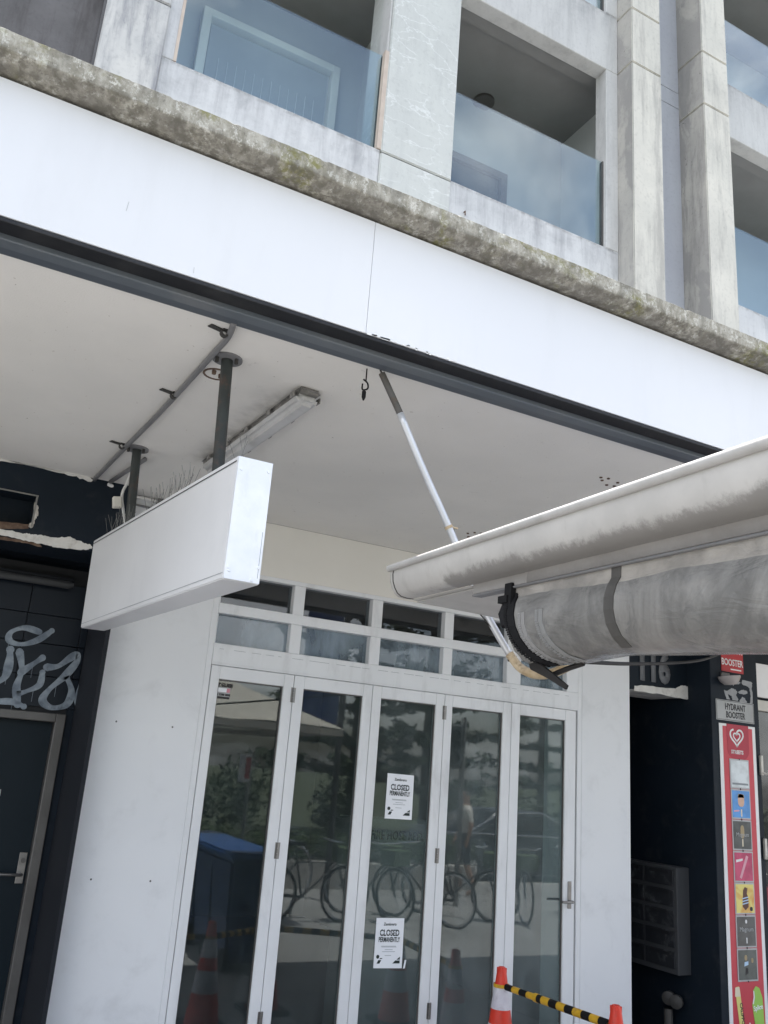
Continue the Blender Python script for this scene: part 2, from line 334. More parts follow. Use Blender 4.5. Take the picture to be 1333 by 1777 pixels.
def moss_mat():
    b = NB('mossy_concrete_ledge'); x = b.xyz()
    base = b.mix(b.ramp(b.noise(17, 9, .78, (1, 1, .7), .2), .38, .62), (.27, .255, .21), (.47, .45, .395))
    base = b.mix(b.math('MULTIPLY', b.ramp(b.noise(34, 7, .8, (1, 1, .8)), .53, .60), .85), base, (.64, .63, .58))
    base = b.mix(b.math('MULTIPLY', b.ramp(b.noise(44, 7, .8, loc=(3, 1, 2)), .55, .64), .6), base, (.105, .10, .085))
    moss = b.math('MULTIPLY', b.ramp(b.noise(2.3, 6, .6, (1, 1, 1.4), .5), .50, .60), b.ramp(b.noise(30, 6, .75), .42, .58))
    base = b.mix(b.math('MULTIPLY', moss, .85), base, (.20, .195, .06))
    wet = b.math('MULTIPLY', b.ramp(b.noise(26, 6, .6, (1, 1, .10), .2), .44, .60), b.ramp(x[2], .556, .592, 1, .0))
    base = b.mix(b.math('MULTIPLY', wet, .68), base, (.11, .10, .08))
    low = b.math('MULTIPLY', b.ramp(x[2], .550, .566, 1, 0), b.ramp(b.noise(5, 5), .3, .6, .1, .7)); base = b.mix(low, base, (.16, .15, .135))
    st_ = b.math('MULTIPLY', b.ramp(b.noise(8, 5, .6, (1, 1, .07)), .5, .64), b.ramp(x[2], .57, .64, .25, .7)); base = b.mix(st_, base, (.13, .125, .105))
    b.bump(b.math('ADD', b.noise(30, 6, .75), b.noise(90, 5, .75)), .45, .006)
    return b.done(base, .95, 0, .15)
M['moss'] = moss_mat()

def gutter_mat(name, c, lo, hi, amt):   # grime that sits in a ragged band along the lower edge (object z in the shelter frame is along u)
    b = NB(name)
    at_ = b.N.new('ShaderNodeAttribute'); at_.attribute_name = 'band'
    k = b.mix(b.ramp(b.noise(6, 6, .6), .3, .7), c, tuple(v*.86 for v in c))
    v = b.math('ADD', at_.outputs['Fac'], b.math('MULTIPLY', b.math('ADD', b.math('MULTIPLY', b.math('SUBTRACT', b.noise(5, 7, .7, (1, 1, 1), .5), .5), .8), b.math('MULTIPLY', b.math('SUBTRACT', b.noise(38, 6, .8), .5), .55)), .8))
    g = b.ramp(v, lo, hi)
    k = b.mix(b.math('MULTIPLY', g, amt), k, (.15, .14, .13))
    k = b.mix(b.math('MULTIPLY', b.ramp(b.noise(18, 5, .6, (1, 1, .4)), .55, .75), .22), k, (.22, .2, .18))
    b.bump(b.noise(12, 3), .06, .01)
    return b.done(k, .45, 0, .4)
M['gutter'] = gutter_mat('gutter_cream_enamel', (.50, .485, .46), .74, .95, .72)
M['strip'] = gutter_mat('fascia_strip_enamel', (.33, .315, .30), .3, 1.1, .7)

def vinyl_mat():
    b = NB('grimy_clear_vinyl')
    at_ = b.N.new('ShaderNodeAttribute'); at_.attribute_name = 'band'
    k = b.mix(b.ramp(b.noise(4, 7, .65, (1, 1, 1), 1.2), .36, .66), (.135, .132, .126), (.245, .238, .224))
    k = b.mix(b.math('MULTIPLY', b.ramp(b.noise(2.2, 5, .6, (1, .35, 1), .6), .5, .75), .55), k, (.33, .32, .30))
    k = b.mix(b.math('MULTIPLY', b.ramp(b.noise(9, 7, .7, dist=1.8), .55, .72), .5), k, (.075, .075, .078))
    hem = b.ramp(b.math('ADD', at_.outputs['Fac'], b.math('MULTIPLY', b.math('SUBTRACT', b.noise(3, 3), .5), .05)), .058, .062, 1, 0)
    k = b.mix(hem, k, b.mix(b.ramp(b.noise(8, 5), .35, .65), (.36, .335, .30), (.24, .225, .205)))
    b.bump(b.math('ADD', b.noise(5, 4, .5, (1, .45, 1), .9), b.math('MULTIPLY', b.noise(16, 5, .6, (1, .4, 1), 1.4), .5)), .55, .025)
    return b.done(k, .24, 0, .5)
M['vinyl'] = vinyl_mat()

def glass(name, tint, ior=1.5, film=(.5, .5, .5), film_amt=.02, wav=.0):
    b = NB(name); b.N.remove(b.bsdf)
    geo = b.N.new('ShaderNodeNewGeometry'); fr = b.N.new('ShaderNodeFresnel')
    mxr = b.N.new('ShaderNodeMix'); mxr.data_type = 'FLOAT'; mxr.inputs['A'].default_value = ior; mxr.inputs['B'].default_value = 1/ior
    b.L.new(geo.outputs['Backfacing'], mxr.inputs['Factor']); b.L.new(mxr.outputs['Result'], fr.inputs['IOR'])
    tr = b.N.new('ShaderNodeBsdfTransparent'); tr.inputs[0].default_value = (*tint, 1)
    gl = b.N.new('ShaderNodeBsdfGlossy'); gl.inputs['Roughness'].default_value = .02 if 'door' in name else 0.0; gl.inputs['Color'].default_value = (1, 1, 1, 1)
    if wav:
        bn = b.N.new('ShaderNodeBump'); bn.inputs['Strength'].default_value = wav; bn.inputs['Distance'].default_value = .01
        b.L.new(b.noise(1.6, 2), bn.inputs['Height']); b.L.new(bn.outputs[0], gl.inputs['Normal'])
    df = b.N.new('ShaderNodeBsdfDiffuse'); df.inputs[0].default_value = (*film, 1)
    m0 = b.N.new('ShaderNodeMixShader'); b.L.new(b.math('MULTIPLY', b.ramp(b.noise(3, 6, .65, (1, 1, .5), .4), .3, .75, .35, 1.3), film_amt), m0.inputs[0])
    b.L.new(tr.outputs[0], m0.inputs[1]); b.L.new(df.outputs[0], m0.inputs[2])
    m1 = b.N.new('ShaderNodeMixShader'); b.L.new(fr.outputs[0], m1.inputs[0]); b.L.new(m0.outputs[0], m1.inputs[1]); b.L.new(gl.outputs[0], m1.inputs[2])
    b.L.new(m1.outputs[0], b.out.inputs[0]); return b.m
M['glass'] = glass('shop_glass', (.82, .86, .86), 1.55, (.46, .50, .50), .055, .012)
for i_, (fa, fc) in enumerate(((.035, .44), (.05, .46), (.105, .46), (.15, .46), (.15, .47))): M['glass%d' % i_] = glass('door_glass', (.78, .86, .86), 1.55, (fc-.06, fc, fc+.01), fa*.85+.01, .02)
M['transom_glass'] = glass('transom_glass', (.6, .63, .65), 1.5, (.5, .52, .53), .03, .05)
M['pale_film_glass'] = glass('pale_film_transom_glass', (.7, .76, .8), 1.45, (.33, .40, .45), .62, .05)  # denser blue-grey film than on the upper transom row
M['bal_glass'] = glass('blue_balcony_glass', (.86, .945, .97), 1.72, (.46, .56, .62), .012, .01)
M['dark_glass'] = glass('neighbour_glass', (.6, .62, .62), 1.5, (.5, .5, .5), .03)

def ground_mat():
    b = NB('grey_paving'); k = b.mix(b.ramp(b.noise(.8, 6), .3, .7), (.29, .288, .283), (.23, .228, .223))
    k = b.mix(b.math('MULTIPLY', b.ramp(b.noise(5, 6, .7), .55, .7), .4), k, (.14, .135, .13)); b.bump(b.noise(80, 3), .3, .004)
    return b.done(k, .85, 0, .2)
M['pave'] = ground_mat()
M['road'] = paint('asphalt', (.055, .055, .056), (.045, .045, .046), .9, 2, bump=.4, bscale=120)
M['lawn'] = paint('lawn', (.045, .06, .03), (.06, .07, .035), .9, 1)
GZ = -.12

# ------------------------------------------------------------------ the ground
tag(MB().box(-40, 60, -9.7, 6, GZ-.3, GZ).build('pavement', M['pave']), kind='structure')
tag(MB().box(-40, 60, -9.85, -9.7, GZ-.3, GZ+.004).build('kerb', M['planter'], bevel=.01), kind='structure')
tag(MB().box(-40, 60, -17.9, -9.85, GZ-.35, GZ-.12).build('road', M['road']), kind='structure')
tag(MB().box(-300, 400, -500, -17.9, GZ-.5, GZ-.05).build('ground', M['lawn']), kind='structure')
mb = MB()
for i in range(14): mb.box(-12+i*3.2, -10.6+i*3.2, -13.9, -13.78, GZ-.118, GZ-.115)
tag(mb.build('road_marking', M['line']), kind='structure')

# ------------------------------------------------------------------ upper building
B = thing('apartment_building', 'pale concrete apartment block with blue glass balcony fronts above the white awning', 'building', (0, 0, 3.5))
def part(mb, name, mat, parent=B, **k): return mb.build(name, mat, parent, **k)
Z0, Z1 = 3.6, 13.5
part(MB().box(-3.0, .232, .04, .4, Z0, Z1), 'weathered_panel', M['dark_conc'])
part(MB().box(.232, .25, .0, .4, Z0, Z1), 'edge_trim', M['metal_dark'])
def column(x0, x1, y0, y1, joints, mats, rough=.0):
    zs = [Z0]+joints+[Z1]
    for a, b in zip(zs[:-1], zs[1:]):
        m = MB(); g = .006
        m.box(x0, x1, y0, y1, a+g, b-g); 
        o = part(m, 'column_block', mats, bevel=.008, seg=2)
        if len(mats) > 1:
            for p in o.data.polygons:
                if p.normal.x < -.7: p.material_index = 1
    part(MB().box(x0+.02, x1-.02, y0+.02, y1, Z0, Z1), 'column_core', M['black'])
column(.25, .68, -.04, .42, [7.05, 9.6], [M['conc_grey']])
column(2.49, 3.165, -.02, .42, [6.605, 8.73, 9.4, 11.5], [M['conc_cracked']])
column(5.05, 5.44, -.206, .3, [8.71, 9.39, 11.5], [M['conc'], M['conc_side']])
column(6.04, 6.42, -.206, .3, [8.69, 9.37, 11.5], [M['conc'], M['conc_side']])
for a, b in ((Z0, 8.85), (8.856, 9.055), (9.061, 11.9), (11.906, Z1)):
    part(MB().box(5.44, 6.04, .13, .3, a, b), 'recess_panel', M['recess'], bevel=.003)
def bay(x0, x1, jl, jr, lower=True):
    for (s0, s1, t0, t1) in ((Z0, 6.63, 8.56, 9.42), (None, None, 11.4, 12.3)):
        if s0: part(MB().box(x0, x1, .0, .32, s0, s1), 'spandrel', M['spandrel'], bevel=.006)
        part(MB().box(x0, x1, .001, .16, t0+.14, t1), 'lintel', M['lintel'], bevel=.006)
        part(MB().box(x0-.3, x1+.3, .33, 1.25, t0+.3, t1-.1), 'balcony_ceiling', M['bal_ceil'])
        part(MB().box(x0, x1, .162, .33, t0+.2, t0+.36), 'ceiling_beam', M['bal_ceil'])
        part(MB().box(x0-.3, x1+.3, .43, 1.25, (s0 and 6.35) or 9.2, (s0 and 6.45) or 9.3), 'balcony_floor', M['bal_wall'])
        z0 = 6.63 if s0 else 9.42; z1 = t0+.14
        if jl: part(MB().box(x0, x0+jl, .0, .16, z0, z1), 'jamb', M['spandrel'], bevel=.005)
        if jr: part(MB().box(x1-jr, x1, .0, .16, z0, z1), 'jamb', M['lintel'], bevel=.005)
        a, b = x0+jl, x1-jr
        gl = part(MB().box(a+.012, b-.012, .055, .067, z0+.01, z0+.985), 'glass_balustrade', M['bal_glass'])
        for xx in (a, b-.012): MB().box(xx, xx+.012, .04, .085, z0, z0+.985).build('side_channel', M['metal_dark'], gl)
        part(MB().box(x0-.34, x0-.3, .33, 1.25, z0-.2, z1+.3), 'side_wall', M['bal_wall']); part(MB().box(x1+.3, x1+.34, .33, 1.25, z0-.2, z1+.3), 'side_wall', M['bal_wall'])
bay(.68, 2.49, .10, .02); bay(3.165, 5.05, 0., .15); bay(6.42, 9.2, 0., .2)
part(MB().box(2.452, 2.49, -.012, .04, 6.63, 7.62), 'reveal_strip', M['ply']); part(MB().box(.765, .788, -.004, .05, 6.63, 8.6), 'reveal_strip', M['ply'])
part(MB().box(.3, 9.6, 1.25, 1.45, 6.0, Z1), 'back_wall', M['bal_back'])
# sliding door seen through the left balcony glass
d = part(MB().box(1.20, 2.43, 1.24, 1.249, 6.45, 8.32), 'balcony_door', M['bal_wall'])
for x_ in (1.12, 2.43): MB().box(x_, x_+.08, 1.15, 1.249, 6.45, 8.40).build('door_frame', M['cream_frame'], d, bevel=.004)
MB().box(1.20, 2.43, 1.15, 1.249, 8.32, 8.40).build('door_frame', M['cream_frame'], d, bevel=.004)
MB().box(1.22, 2.41, 1.22, 1.235, 7.2, 8.30).build('roller_shade', paint('grey_roller_shade', (.40, .42, .43), rough=.7), d)
for i in range(12): MB().box(1.33+i*.087, 1.334+i*.087, 1.212, 1.216, 7.68, 7.95).lathe([(.0, -.012), (.012, 0), (.0, .012)], (1.332+i*.087, 1.214, 7.67), (0, 0, 1), 8).build('shade_cord', M['white'], d)
MB().box(2.18, 2.30, 1.19, 1.22, 6.5, 7.5).build('door_panel', M['white'], d)
d2 = part(MB().box(3.55, 4.5, 1.24, 1.249, 6.45, 8.0), 'balcony_door', M['dark_glass'])
for x_ in (3.47, 4.5): MB().box(x_, x_+.08, 1.2, 1.249, 6.45, 8.08).build('door_frame', M['metal_dark'], d2)
MB().box(3.55, 4.5, 1.2, 1.249, 8.0, 8.08).build('door_frame', M['metal_dark'], d2)
p = atz(840, 176, 8.85); part(MB().lathe([(.0, 0), (.115, 0), (.115, .03), (.09, .045), (.0, .05)], (p.x, p.y, 8.859), (0, 0, -1), 24), 'ceiling_vent', M['metal_dark'], smooth=40)
p = at(805, 372, 0); part(MB().tube([(p.x, 0, p.z+.02), (p.x, -.02, p.z+.02), (p.x, -.022, p.z-.02)], .006, 6), 'rusty_bolt', M['rust'])
part(MB().box(-3, 9.7, 1.45, 9, Z0, Z1), 'building_core', M['dark_conc']); part(MB().box(-3.1, 9.3, -.1, 9, Z1, Z1+.3), 'parapet', M['conc'])

# ------------------------------------------------------------------ street awning
A = thing('street_awning', 'wide white fronted street awning with a mossy concrete lip over the shops', 'awning', (0, -2.6, 3.3))
SX = at(642, 500, -2.76).x
for a, b in ((-2.6, SX-.0008), (SX+.0008, 5.2), (5.203, 9.0)):
    part(MB().box(a, b, -2.76, -2.735, 3.335, 3.822), 'fascia_panel', M['fascia'], A, bevel=.0008)
part(MB().box(-2.6, 9, -2.733, -2.70, 3.36, 3.86), 'old_sign_board', M['blue'], A)
part(MB().box(-2.6, 9, -2.757, -2.682, 3.318, 3.334), 'batten', M['black'], A, bevel=.002)
part(MB().box(-2.6, 9, -2.68, -2.622, 3.30, 3.42), 'channel_lip', M['steel_pale'], A, bevel=.004)
part(MB().box(-2.6, 9, -2.622, -2.556, 3.312, 3.42), 'channel_beam', M['steel'], A, bevel=.004)
part(MB().box(-2.6, 9, -2.556, -.001, 3.33, 3.45), 'soffit_slab', M['soffit'], A)
part(MB().box(-2.6, 9, -2.60, -.0015, 3.80, 3.905), 'roof_slab', M['conc_grey'], A)
prof = [(-2.846, 3.932), (-2.850, 3.929), (-2.850, 3.862), (-2.846, 3.857), (-2.812, 3.842), (-2.80, 3.838), (-2.76, 3.836), (-2.60, 3.836), (-2.60, 3.932)]
st = []; n = 900
for i in range(n+1):
    x = -2.6+11.6*i/n; row = []
    for k, (y, z) in enumerate(prof):
        q = noise.noise(Vector((x*9, k*3.1, 0)))*.0008+noise.noise(Vector((x*31, k*5.7, 4)))*.0010+noise.noise(Vector((x*70, k*9.1, 8)))*.0012 if k < 6 else 0
        dz = 0
        if k < 2: dz = -max(0, noise.noise(Vector((x*14, 7, 1)))-.42)*.03
        row.append(Vector((x, y-q, z+q*.7+dz)))
    st.append(row)
lip = MB(); lip.sweep(st, None); part(lip, 'concrete_lip', M['moss'], A, smooth=24)
# flakes of old paint along the lower edge of the fascia, plus small scratches
m = MB()
for k in range(36):
    x = SX-.02+abs(random.gauss(0, .16)); z = 3.336+random.random()*.004; wd = random.uniform(.004, .02); m.box(x, x+wd, -2.7615, -2.76, z-.006*random.random(), z+.004)
o = part(m, 'paint_flakes', M['white'], A); o['kind'] = 'stuff'
m = MB()
for (x, y, x2, y2) in ((224, 350, 219, 366), (337, 464, 336, 474)):
    p, q = at(x, y, -2.761), at(x2, y2, -2.761); m.tube([p, q], .0006, 5)
part(m, 'scratch', M['sign_grey'], A)
# anchor holes left in the soffit
m = MB()
for (x, y) in ((1045, 833), (1056, 830), (1072, 837), (1053, 841), (1066, 843), (1043, 828), (812, 925), (824, 924), (813, 931), (826, 930), (835, 925)):
    p = atz(x, y, 3.33); m.lathe([(.009, 0), (.008, .006), (.003, .007)], (p.x, p.y, 3.331), (0, 0, -1), 8)
o = part(m, 'soffit_anchors', M['rust'], A)
hp = atz(637, 640, 3.312)
HK = thing('hanging_hook', 'small black hook and shackle dangling below the grey awning beam', 'hook', tuple(hp))
part(MB().tube([hp, hp-Vector((0, 0, .055))], .003, 8), 'eye_bolt', M['rubber'], HK)
part(MB().tube(spline([hp-Vector((.012, 0, .05)), hp-Vector((-.008, 0, .062)), hp-Vector((-.01, 0, .085)), hp-Vector((.012, 0, .095)), hp-Vector((.014, 0, .07))]), .0034, 8), 'shackle', M['rubber'], HK)
part(MB().lathe([(.003, 0), (.009, .008), (.009, .03), (.003, .045)], hp-Vector((.004, 0, .095)), (0, 0, -1), 8), 'weight', M['rubber'], HK)

# ------------------------------------------------------------------ shop front
S = thing('shopfront', 'white painted shopfront with five glazed folding doors under a two row transom', 'shopfront', (3, 0, GZ))
part(MB().box(.957, 1.60, .0, .46, GZ, 3.33), 'left_pilaster', M['wall'], S, bevel=.004)
part(MB().box(4.652, 5.15, .0, .46, GZ, 3.33), 'right_pilaster', M['wall'], S, bevel=.004)
part(MB().box(1.60, 4.652, .004, .2, 2.965, 3.33), 'header_panel', M['header'], S)
for a, b in ((1.60, 1.638), (4.612, 4.652)): part(MB().box(a, b, .002, .12, GZ, 2.965), 'door_jamb', M['frame'], S, bevel=.003)
part(MB().box(4.598, 4.612, .03, .1, GZ, 2.34), 'jamb_seal', M['metal_dark'], S)
VX = [(1.638, 1.645), (2.15, 2.23), (2.75, 2.832), (3.355, 3.432), (3.925, 4.055), (4.50, 4.612)]
part(MB().box(1.638, 4.612, -.002, .11, 2.34, 2.478), 'transom_rail', M['frame'], S, bevel=.004)
part(MB().box(1.638, 4.612, .0, .11, 2.672, 2.738), 'transom_rail', M['frame'], S, bevel=.003)
part(MB().box(1.638, 4.612, .0, .11, 2.935, 2.965), 'transom_rail', M['frame'], S, bevel=.003)
part(MB().box(1.638, 4.612, -.009, -.002, 2.352, 2.36), 'drip_bead', M['frame'], S)
for a, b in ((2.478, 2.672), (2.738, 2.935)):
    for x0, x1 in VX: part(MB().box(x0, x1, .002, .108, a, b), 'mullion', M['frame'], S, bevel=.003)
    for i in range(5): part(MB().box(VX[i][1], VX[i+1][0], .055, .061, a, b), 'transom_pane', M['transom_glass' if a > 2.6 else 'pale_film_glass'], S)
m = MB()
for k in range(28):
    x = 1.66+k*.104+random.random()*.03; m.box(x, x+random.uniform(.02, .085), -.0032, -.002, 2.4425, 2.4445)
o = part(m, 'paint_crack', M['ink_pale'], S); o['kind'] = 'stuff'
JX = [1.640, 2.212, 2.799, 3.388, 3.978, 4.596]
GX = [(1.70, 2.14), (2.285, 2.727), (2.87, 3.315), (3.455, 3.90), (4.058, 4.49)]
Zb, Zt = GZ+.02, 2.337
leaves = []
for i in range(5):
    a, b = JX[i]+.002, JX[i+1]-.002; g0, g1 = GX[i]
    m = MB().box(a, g0, .0, .045, Zb, Zt).box(g1, b, .0, .045, Zb, Zt).box(g0, g1, .001, .044, 2.256, Zt).box(g0, g1, .001, .044, Zb, .10)
    d = part(m, 'folding_door', M['frame'], S, bevel=.003)
    MB().box(g0, g1, .026, .032, .10, 2.256).build('pane', M['glass%d' % i], d)
    t = .006
    MB().box(g0, g0+t, .012, .026, .10, 2.256).box(g1-t, g1, .012, .026, .10, 2.256).box(g0+t, g1-t, .012, .026, 2.25, 2.256).build('glazing_bead', M['metal_dark'], d)
    leaves.append(d)
for i in (1, 3):
    x = JX[i]
    for z in (2.16, 1.20, .25):
        m = MB()
        for q in range(3): m.lathe([(.0, 0), (.007, 0), (.007, .030), (.0, .030)], (x, -.007, z+q*.032), (0, 0, 1), 10)
        m.box(x-.016, x-.002, -.002, .0, z, z+.096).box(x+.002, x+.016, -.002, .0, z, z+.096)
        m.build('hinge', M['metal'], leaves[i])
hx = 4.545
hd = MB().box(hx-.016, hx+.016, -.008, .0, .915, 1.10).build('lock_plate', M['metal'], leaves[4], bevel=.002)
MB().tube([(hx, -.008, .965), (hx, -.05, .965), (hx-.01, -.055, .965), (hx-.11, -.055, .966)], .009, 10).build('lever_handle', M['metal'], leaves[4], smooth=50)
MB().tube([(hx-.015, .05, .965), (hx-.02, .085, .965), (hx-.13, .09, .966)], .009, 10).build('lever_handle', M['metal_dark'], leaves[4], smooth=50)
m = MB()
for (x, y) in ((202, 1252), (299.5, 1261.7), (158, 1526), (261, 1529)):
    p = at(x, y, 0); m.lathe([(.0055, 0), (.005, .002), (.001, .0022)], (p.x, 0, p.z), (0, -1, 0), 8)
part(m, 'bolt_hole', M['ink_black'], S)
# inside of the shop
m = MB().box(1.0, 5.1, 6.0, 6.1, GZ, 3.3).box(.96, 1.0, .46, 6.1, GZ, 3.3).box(5.1, 5.15, .46, 6.1, GZ, 3.3).box(1.0, 5.1, .2, 6.0, 3.2, 3.3)
part(m, 'interior_wall', M['interior'], S); part(MB().box(1.0, 5.1, .2, 6.0, GZ-.05, GZ+.02), 'interior_floor', M['int_floor'], S)
p = at(690, 1450, .9)
FC = thing('hose_reel_cabinet', 'dim grey fire hose reel cabinet standing inside behind the middle door glass', 'cabinet', (p.x, .9, GZ))
part(MB().box(p.x-.4, p.x+.32, .9, 1.15, GZ+.02, p.z+.12), 'cabinet_body', M['interior'], FC, bevel=.006); text('lettering', 'FIRE HOSE REEL', .062, (p.x, .899, p.z-.03), M['ink_black'], FC, .78, .03)

# paper notices taped inside the glass
def notice(corners, label):
    tl, tr, bl, br = [at(*c, .0) for c in corners]
    for q in (tl, tr, bl, br): q.y = .0235
    t = thing('paper_notice', label, 'notice', tuple(bl), 'closing notices taped to the middle door')
    X = (tr-tl); Y = (tl-bl); wd, hh = X.length, Y.length; X.normalize(); Y.normalize()
    part(MB().slab([bl, br, tr, tl], (0, .0008, 0)), 'paper', M['paper'], t)
    P = lambda u, v: bl+X*(u*wd)+Y*(v*hh)+Vector((0, -.0009, 0))
    T = lambda s, h, u, v, mt, sx, b: text('lettering', s, h, P(u, v), M[mt], t, 1, b, ext=.0004, xd=X, yd=Y, fit=sx*wd)
    T('Zambrero', .017, .5, .85, 'ink', .46, .02)
    T('CLOSED', .036, .5, .645, 'ink', .70, .03); T('PERMANENTLY', .029, .5, .52, 'ink', .76, .025)
    g = MB()   # the white slash that runs through CLOSED
    g.slab([P(.12, .700), P(.9, .712), P(.9, .719), P(.12, .707)], (0, -.0006, 0)); part(g, 'print_slash', M['paper'], t)
    g = MB()
    for v, a, b in ((.435, .22, .75), (.418, .24, .77), (.365, .36, .64), (.325, .27, .73), (.25, .37, .6)):
        g.slab([P(a, v-.004), P(b, v-.004), P(b, v+.004), P(a, v+.004)], (0, -.0004, 0))
    part(g, 'print_lines', M['ink_pale'], t)
    g = MB()
    c = [P(.13+.055*math.cos(k*.524), .225+.04*math.sin(k*.524)) for k in range(12)]; g.slab(c, (0, -.0005, 0))
    g.slab([P(.19, .175), P(.3, .185), P(.28, .2), P(.22, .2)], (0, -.0005, 0)); g.slab([P(.1, .09), P(.2, .09), P(.26, .16), P(.16, .16)], (0, -.0005, 0))
    g.slab([P(.66, .09), P(.92, .09), P(.92, .15), P(.76, .15)], (0, -.0005, 0)); g.slab([P(.8, .165), P(.92, .165), P(.92, .225)], (0, -.0005, 0))
    part(g, 'print_mark', M['ink'], t)
    return t
notice([(675.9, 1341.8), (721.7, 1346.1), (670.3, 1420.6), (717.4, 1423.4)], 'upper white CLOSED PERMANENTLY notice on the glass of the middle door')
t2 = notice([(656.6, 1593.9), (704.8, 1594.6), (650.7, 1681.7), (700.3, 1681.7)], 'lower white CLOSED PERMANENTLY notice with a torn corner on the middle door')
p = at(702, 1672, .023); part(MB().slab([p+Vector((-.01, 0, -.03)), p+Vector((.004, 0, -.028)), p+Vector((.012, 0, .02)), p+Vector((.0, 0, .022))], (0, -.001, 0)), 'torn_corner', M['paper'], t2)
p = at(388, 1199, .023)
ST = thing('glass_sticker', 'small black white and pink glazier sticker in the corner of the left door', 'sticker', tuple(p))
part(MB().box(p.x-.045, p.x+.045, .0232, .0242, p.z-.035, p.z+.023), 'panel', M['sign_grey'], ST)
text('lettering', 'AZ GLASS', .022, (p.x, .0228, p.z+.026), M['ink_black'], ST, .85, .05)
part(MB().box(p.x-.04, p.x+.02, .0222, .0232, p.z-.008, p.z+.017), 'white_field', M['paper'], ST); part(MB().box(p.x+.02, p.x+.042, .0222, .0232, p.z-.008, p.z+.017), 'pink_field', paint('pink_print', (.6, .25, .3)), ST)
text('lettering', '02 9388 8888', .013, (p.x, .0228, p.z-.03), M['ink_black'], ST, .95, .04); part(MB().box(p.x-.044, p.x+.044, .0224, .0232, p.z-.048, p.z-.037), 'black_band', M['ink_black'], ST)

# ------------------------------------------------------------------ dark doorway on the left
D = thing('dark_doorway', 'dark navy shop wall with graffiti tiles and a recessed door left of the white shopfront', 'shopfront', (0, 0, GZ))
vq = [at(0, 855, -.18), at(60, 862, -.18), at(57, 913, -.18), at(0, 905, -.18)]
vx0, vx1, vz0, vz1 = .02, .415, 2.966, 3.148
m = MB().box(-2.6, vx0, -.18, .2, 2.885, 3.329).box(vx1, .955, -.18, .2, 2.885, 3.329).box(vx0, vx1, -.18, .2, vz1, 3.329).box(vx0, vx1, -.18, .2, 2.885, vz0).box(vx0, vx1, -.03, .2, vz0, vz1)
part(m, 'lintel_beam', M['navy'], D)
def ragged(pts, wobble, rng, n=14):
    o = []
    for i in range(len(pts)):
        a, b = Vector(pts[i]), Vector(pts[(i+1) % len(pts)])
        for k in range(n):
            q = a.lerp(b, k/n); o.append(q+Vector((rng.uniform(-1, 1)*wobble, 0, rng.uniform(-1, 1)*wobble)))
    return o
rng = random.Random(5)
def scab(pts, Y, name, mat, wob=.006, th=.004):
    P = [at(x, y, Y) for x, y in pts]; return part(MB().slab(ragged(P, wob, rng, 6), (0, -th, 0)), name, mat, D)
m = MB().box(vx0-.012, vx1+.012, -.186, -.178, vz1, vz1+.008).box(vx1, vx1+.01, -.186, -.178, vz0, vz1); part(m, 'vent_trim', M['metal'], D)
scab([(60, 872), (67, 880), (66, 895), (60, 904), (58, 915), (52, 916), (48, 912), (57, 905)], -.18, 'bare_plaster', M['peel'], .003)
scab([(-12, 903), (52, 911), (50, 918), (-12, 918)], -.18, 'bare_plaster', M['rust'], .003)
scab([(-12, 917), (22, 922), (40, 927), (46, 926), (60, 928), (78, 929), (98, 934), (118, 931), (140, 940), (158, 946), (160, 951), (150, 955), (120, 952), (96, 950), (76, 945), (50, 940), (20, 932), (-12, 928)], -.18, 'bare_plaster', M['peel_white'], .004)
scab([(-12, 928), (30, 936), (70, 945), (74, 950), (40, 942), (0, 936), (-12, 934)], -.178, 'bare_plaster', M['rust'], .004)
scab([(0, 796), (80, 812), (150, 826), (165, 832), (158, 836), (120, 824), (60, 808), (0, 800)], -.181, 'bare_plaster', M['peel_white'], .006)
part(MB().box(-2.6, .955, .62, .7, GZ, 3.3), 'back_wall', M['navy'], D)
part(MB().box(.930, .955, -.178, .6, GZ, 2.885), 'return_wall', M['navy_side'], D)
TY = .46
tx = [.55-.335*3+.335*i for i in range(6)]; tz = [1.995, 2.186, 2.386, 2.566, 2.78]
for i in range(5):
    for j in range(4):
        a, b = tx[i], min(tx[i+1], .93)
        if a > .92: continue
        part(MB().box(a+.002, b-.002, TY, TY+.02, tz[j]+.002, tz[j+1]-.002), 'wall_tile', M['tile'], D, bevel=.0015)
part(MB().box(-2.6, .93, TY+.02, .62, 1.95, 2.885), 'tile_backing', M['black'], D)
part(MB().box(.885, .93, TY, .62, GZ, 1.995), 'tile_backing', M['navy'], D)
fr = MB().box(.826, .885, TY-.02, .55, GZ, 1.965).box(-.6, .826, TY-.02, .55, 1.912, 1.965).box(-.66, -.6, TY-.02, .55, GZ, 1.965)
part(fr, 'door_frame', M['metal_dark'], D, bevel=.004)
dl = part(MB().box(-.6, .824, .52, .56, GZ+.01, 1.91), 'door_leaf', M['door_dark'], D)
p = at(37, 1507, .51); MB().box(p.x-.022, p.x+.022, .512, .52, p.z-.085, p.z+.09).build('lock_plate', M['metal'], dl, bevel=.002)
MB().lathe([(.0, 0), (.014, 0), (.014, .012), (.0, .012)], (p.x+.002, .512, p.z+.045), (0, -1, 0), 12).build('lock_cylinder', M['metal_dark'], dl)
MB().tube([(p.x, .51, p.z-.03), (p.x, .455, p.z-.03), (p.x-.015, .45, p.z-.03), (p.x-.15, .45, p.z-.028)], .009, 10).build('lever_handle', M['metal'], dl, smooth=50)
p = at(0, 1376, .51); MB().box(p.x-.05, p.x+.004, .514, .52, p.z-.02, p.z+.02).build('door_plate', M['sign_grey'], dl)
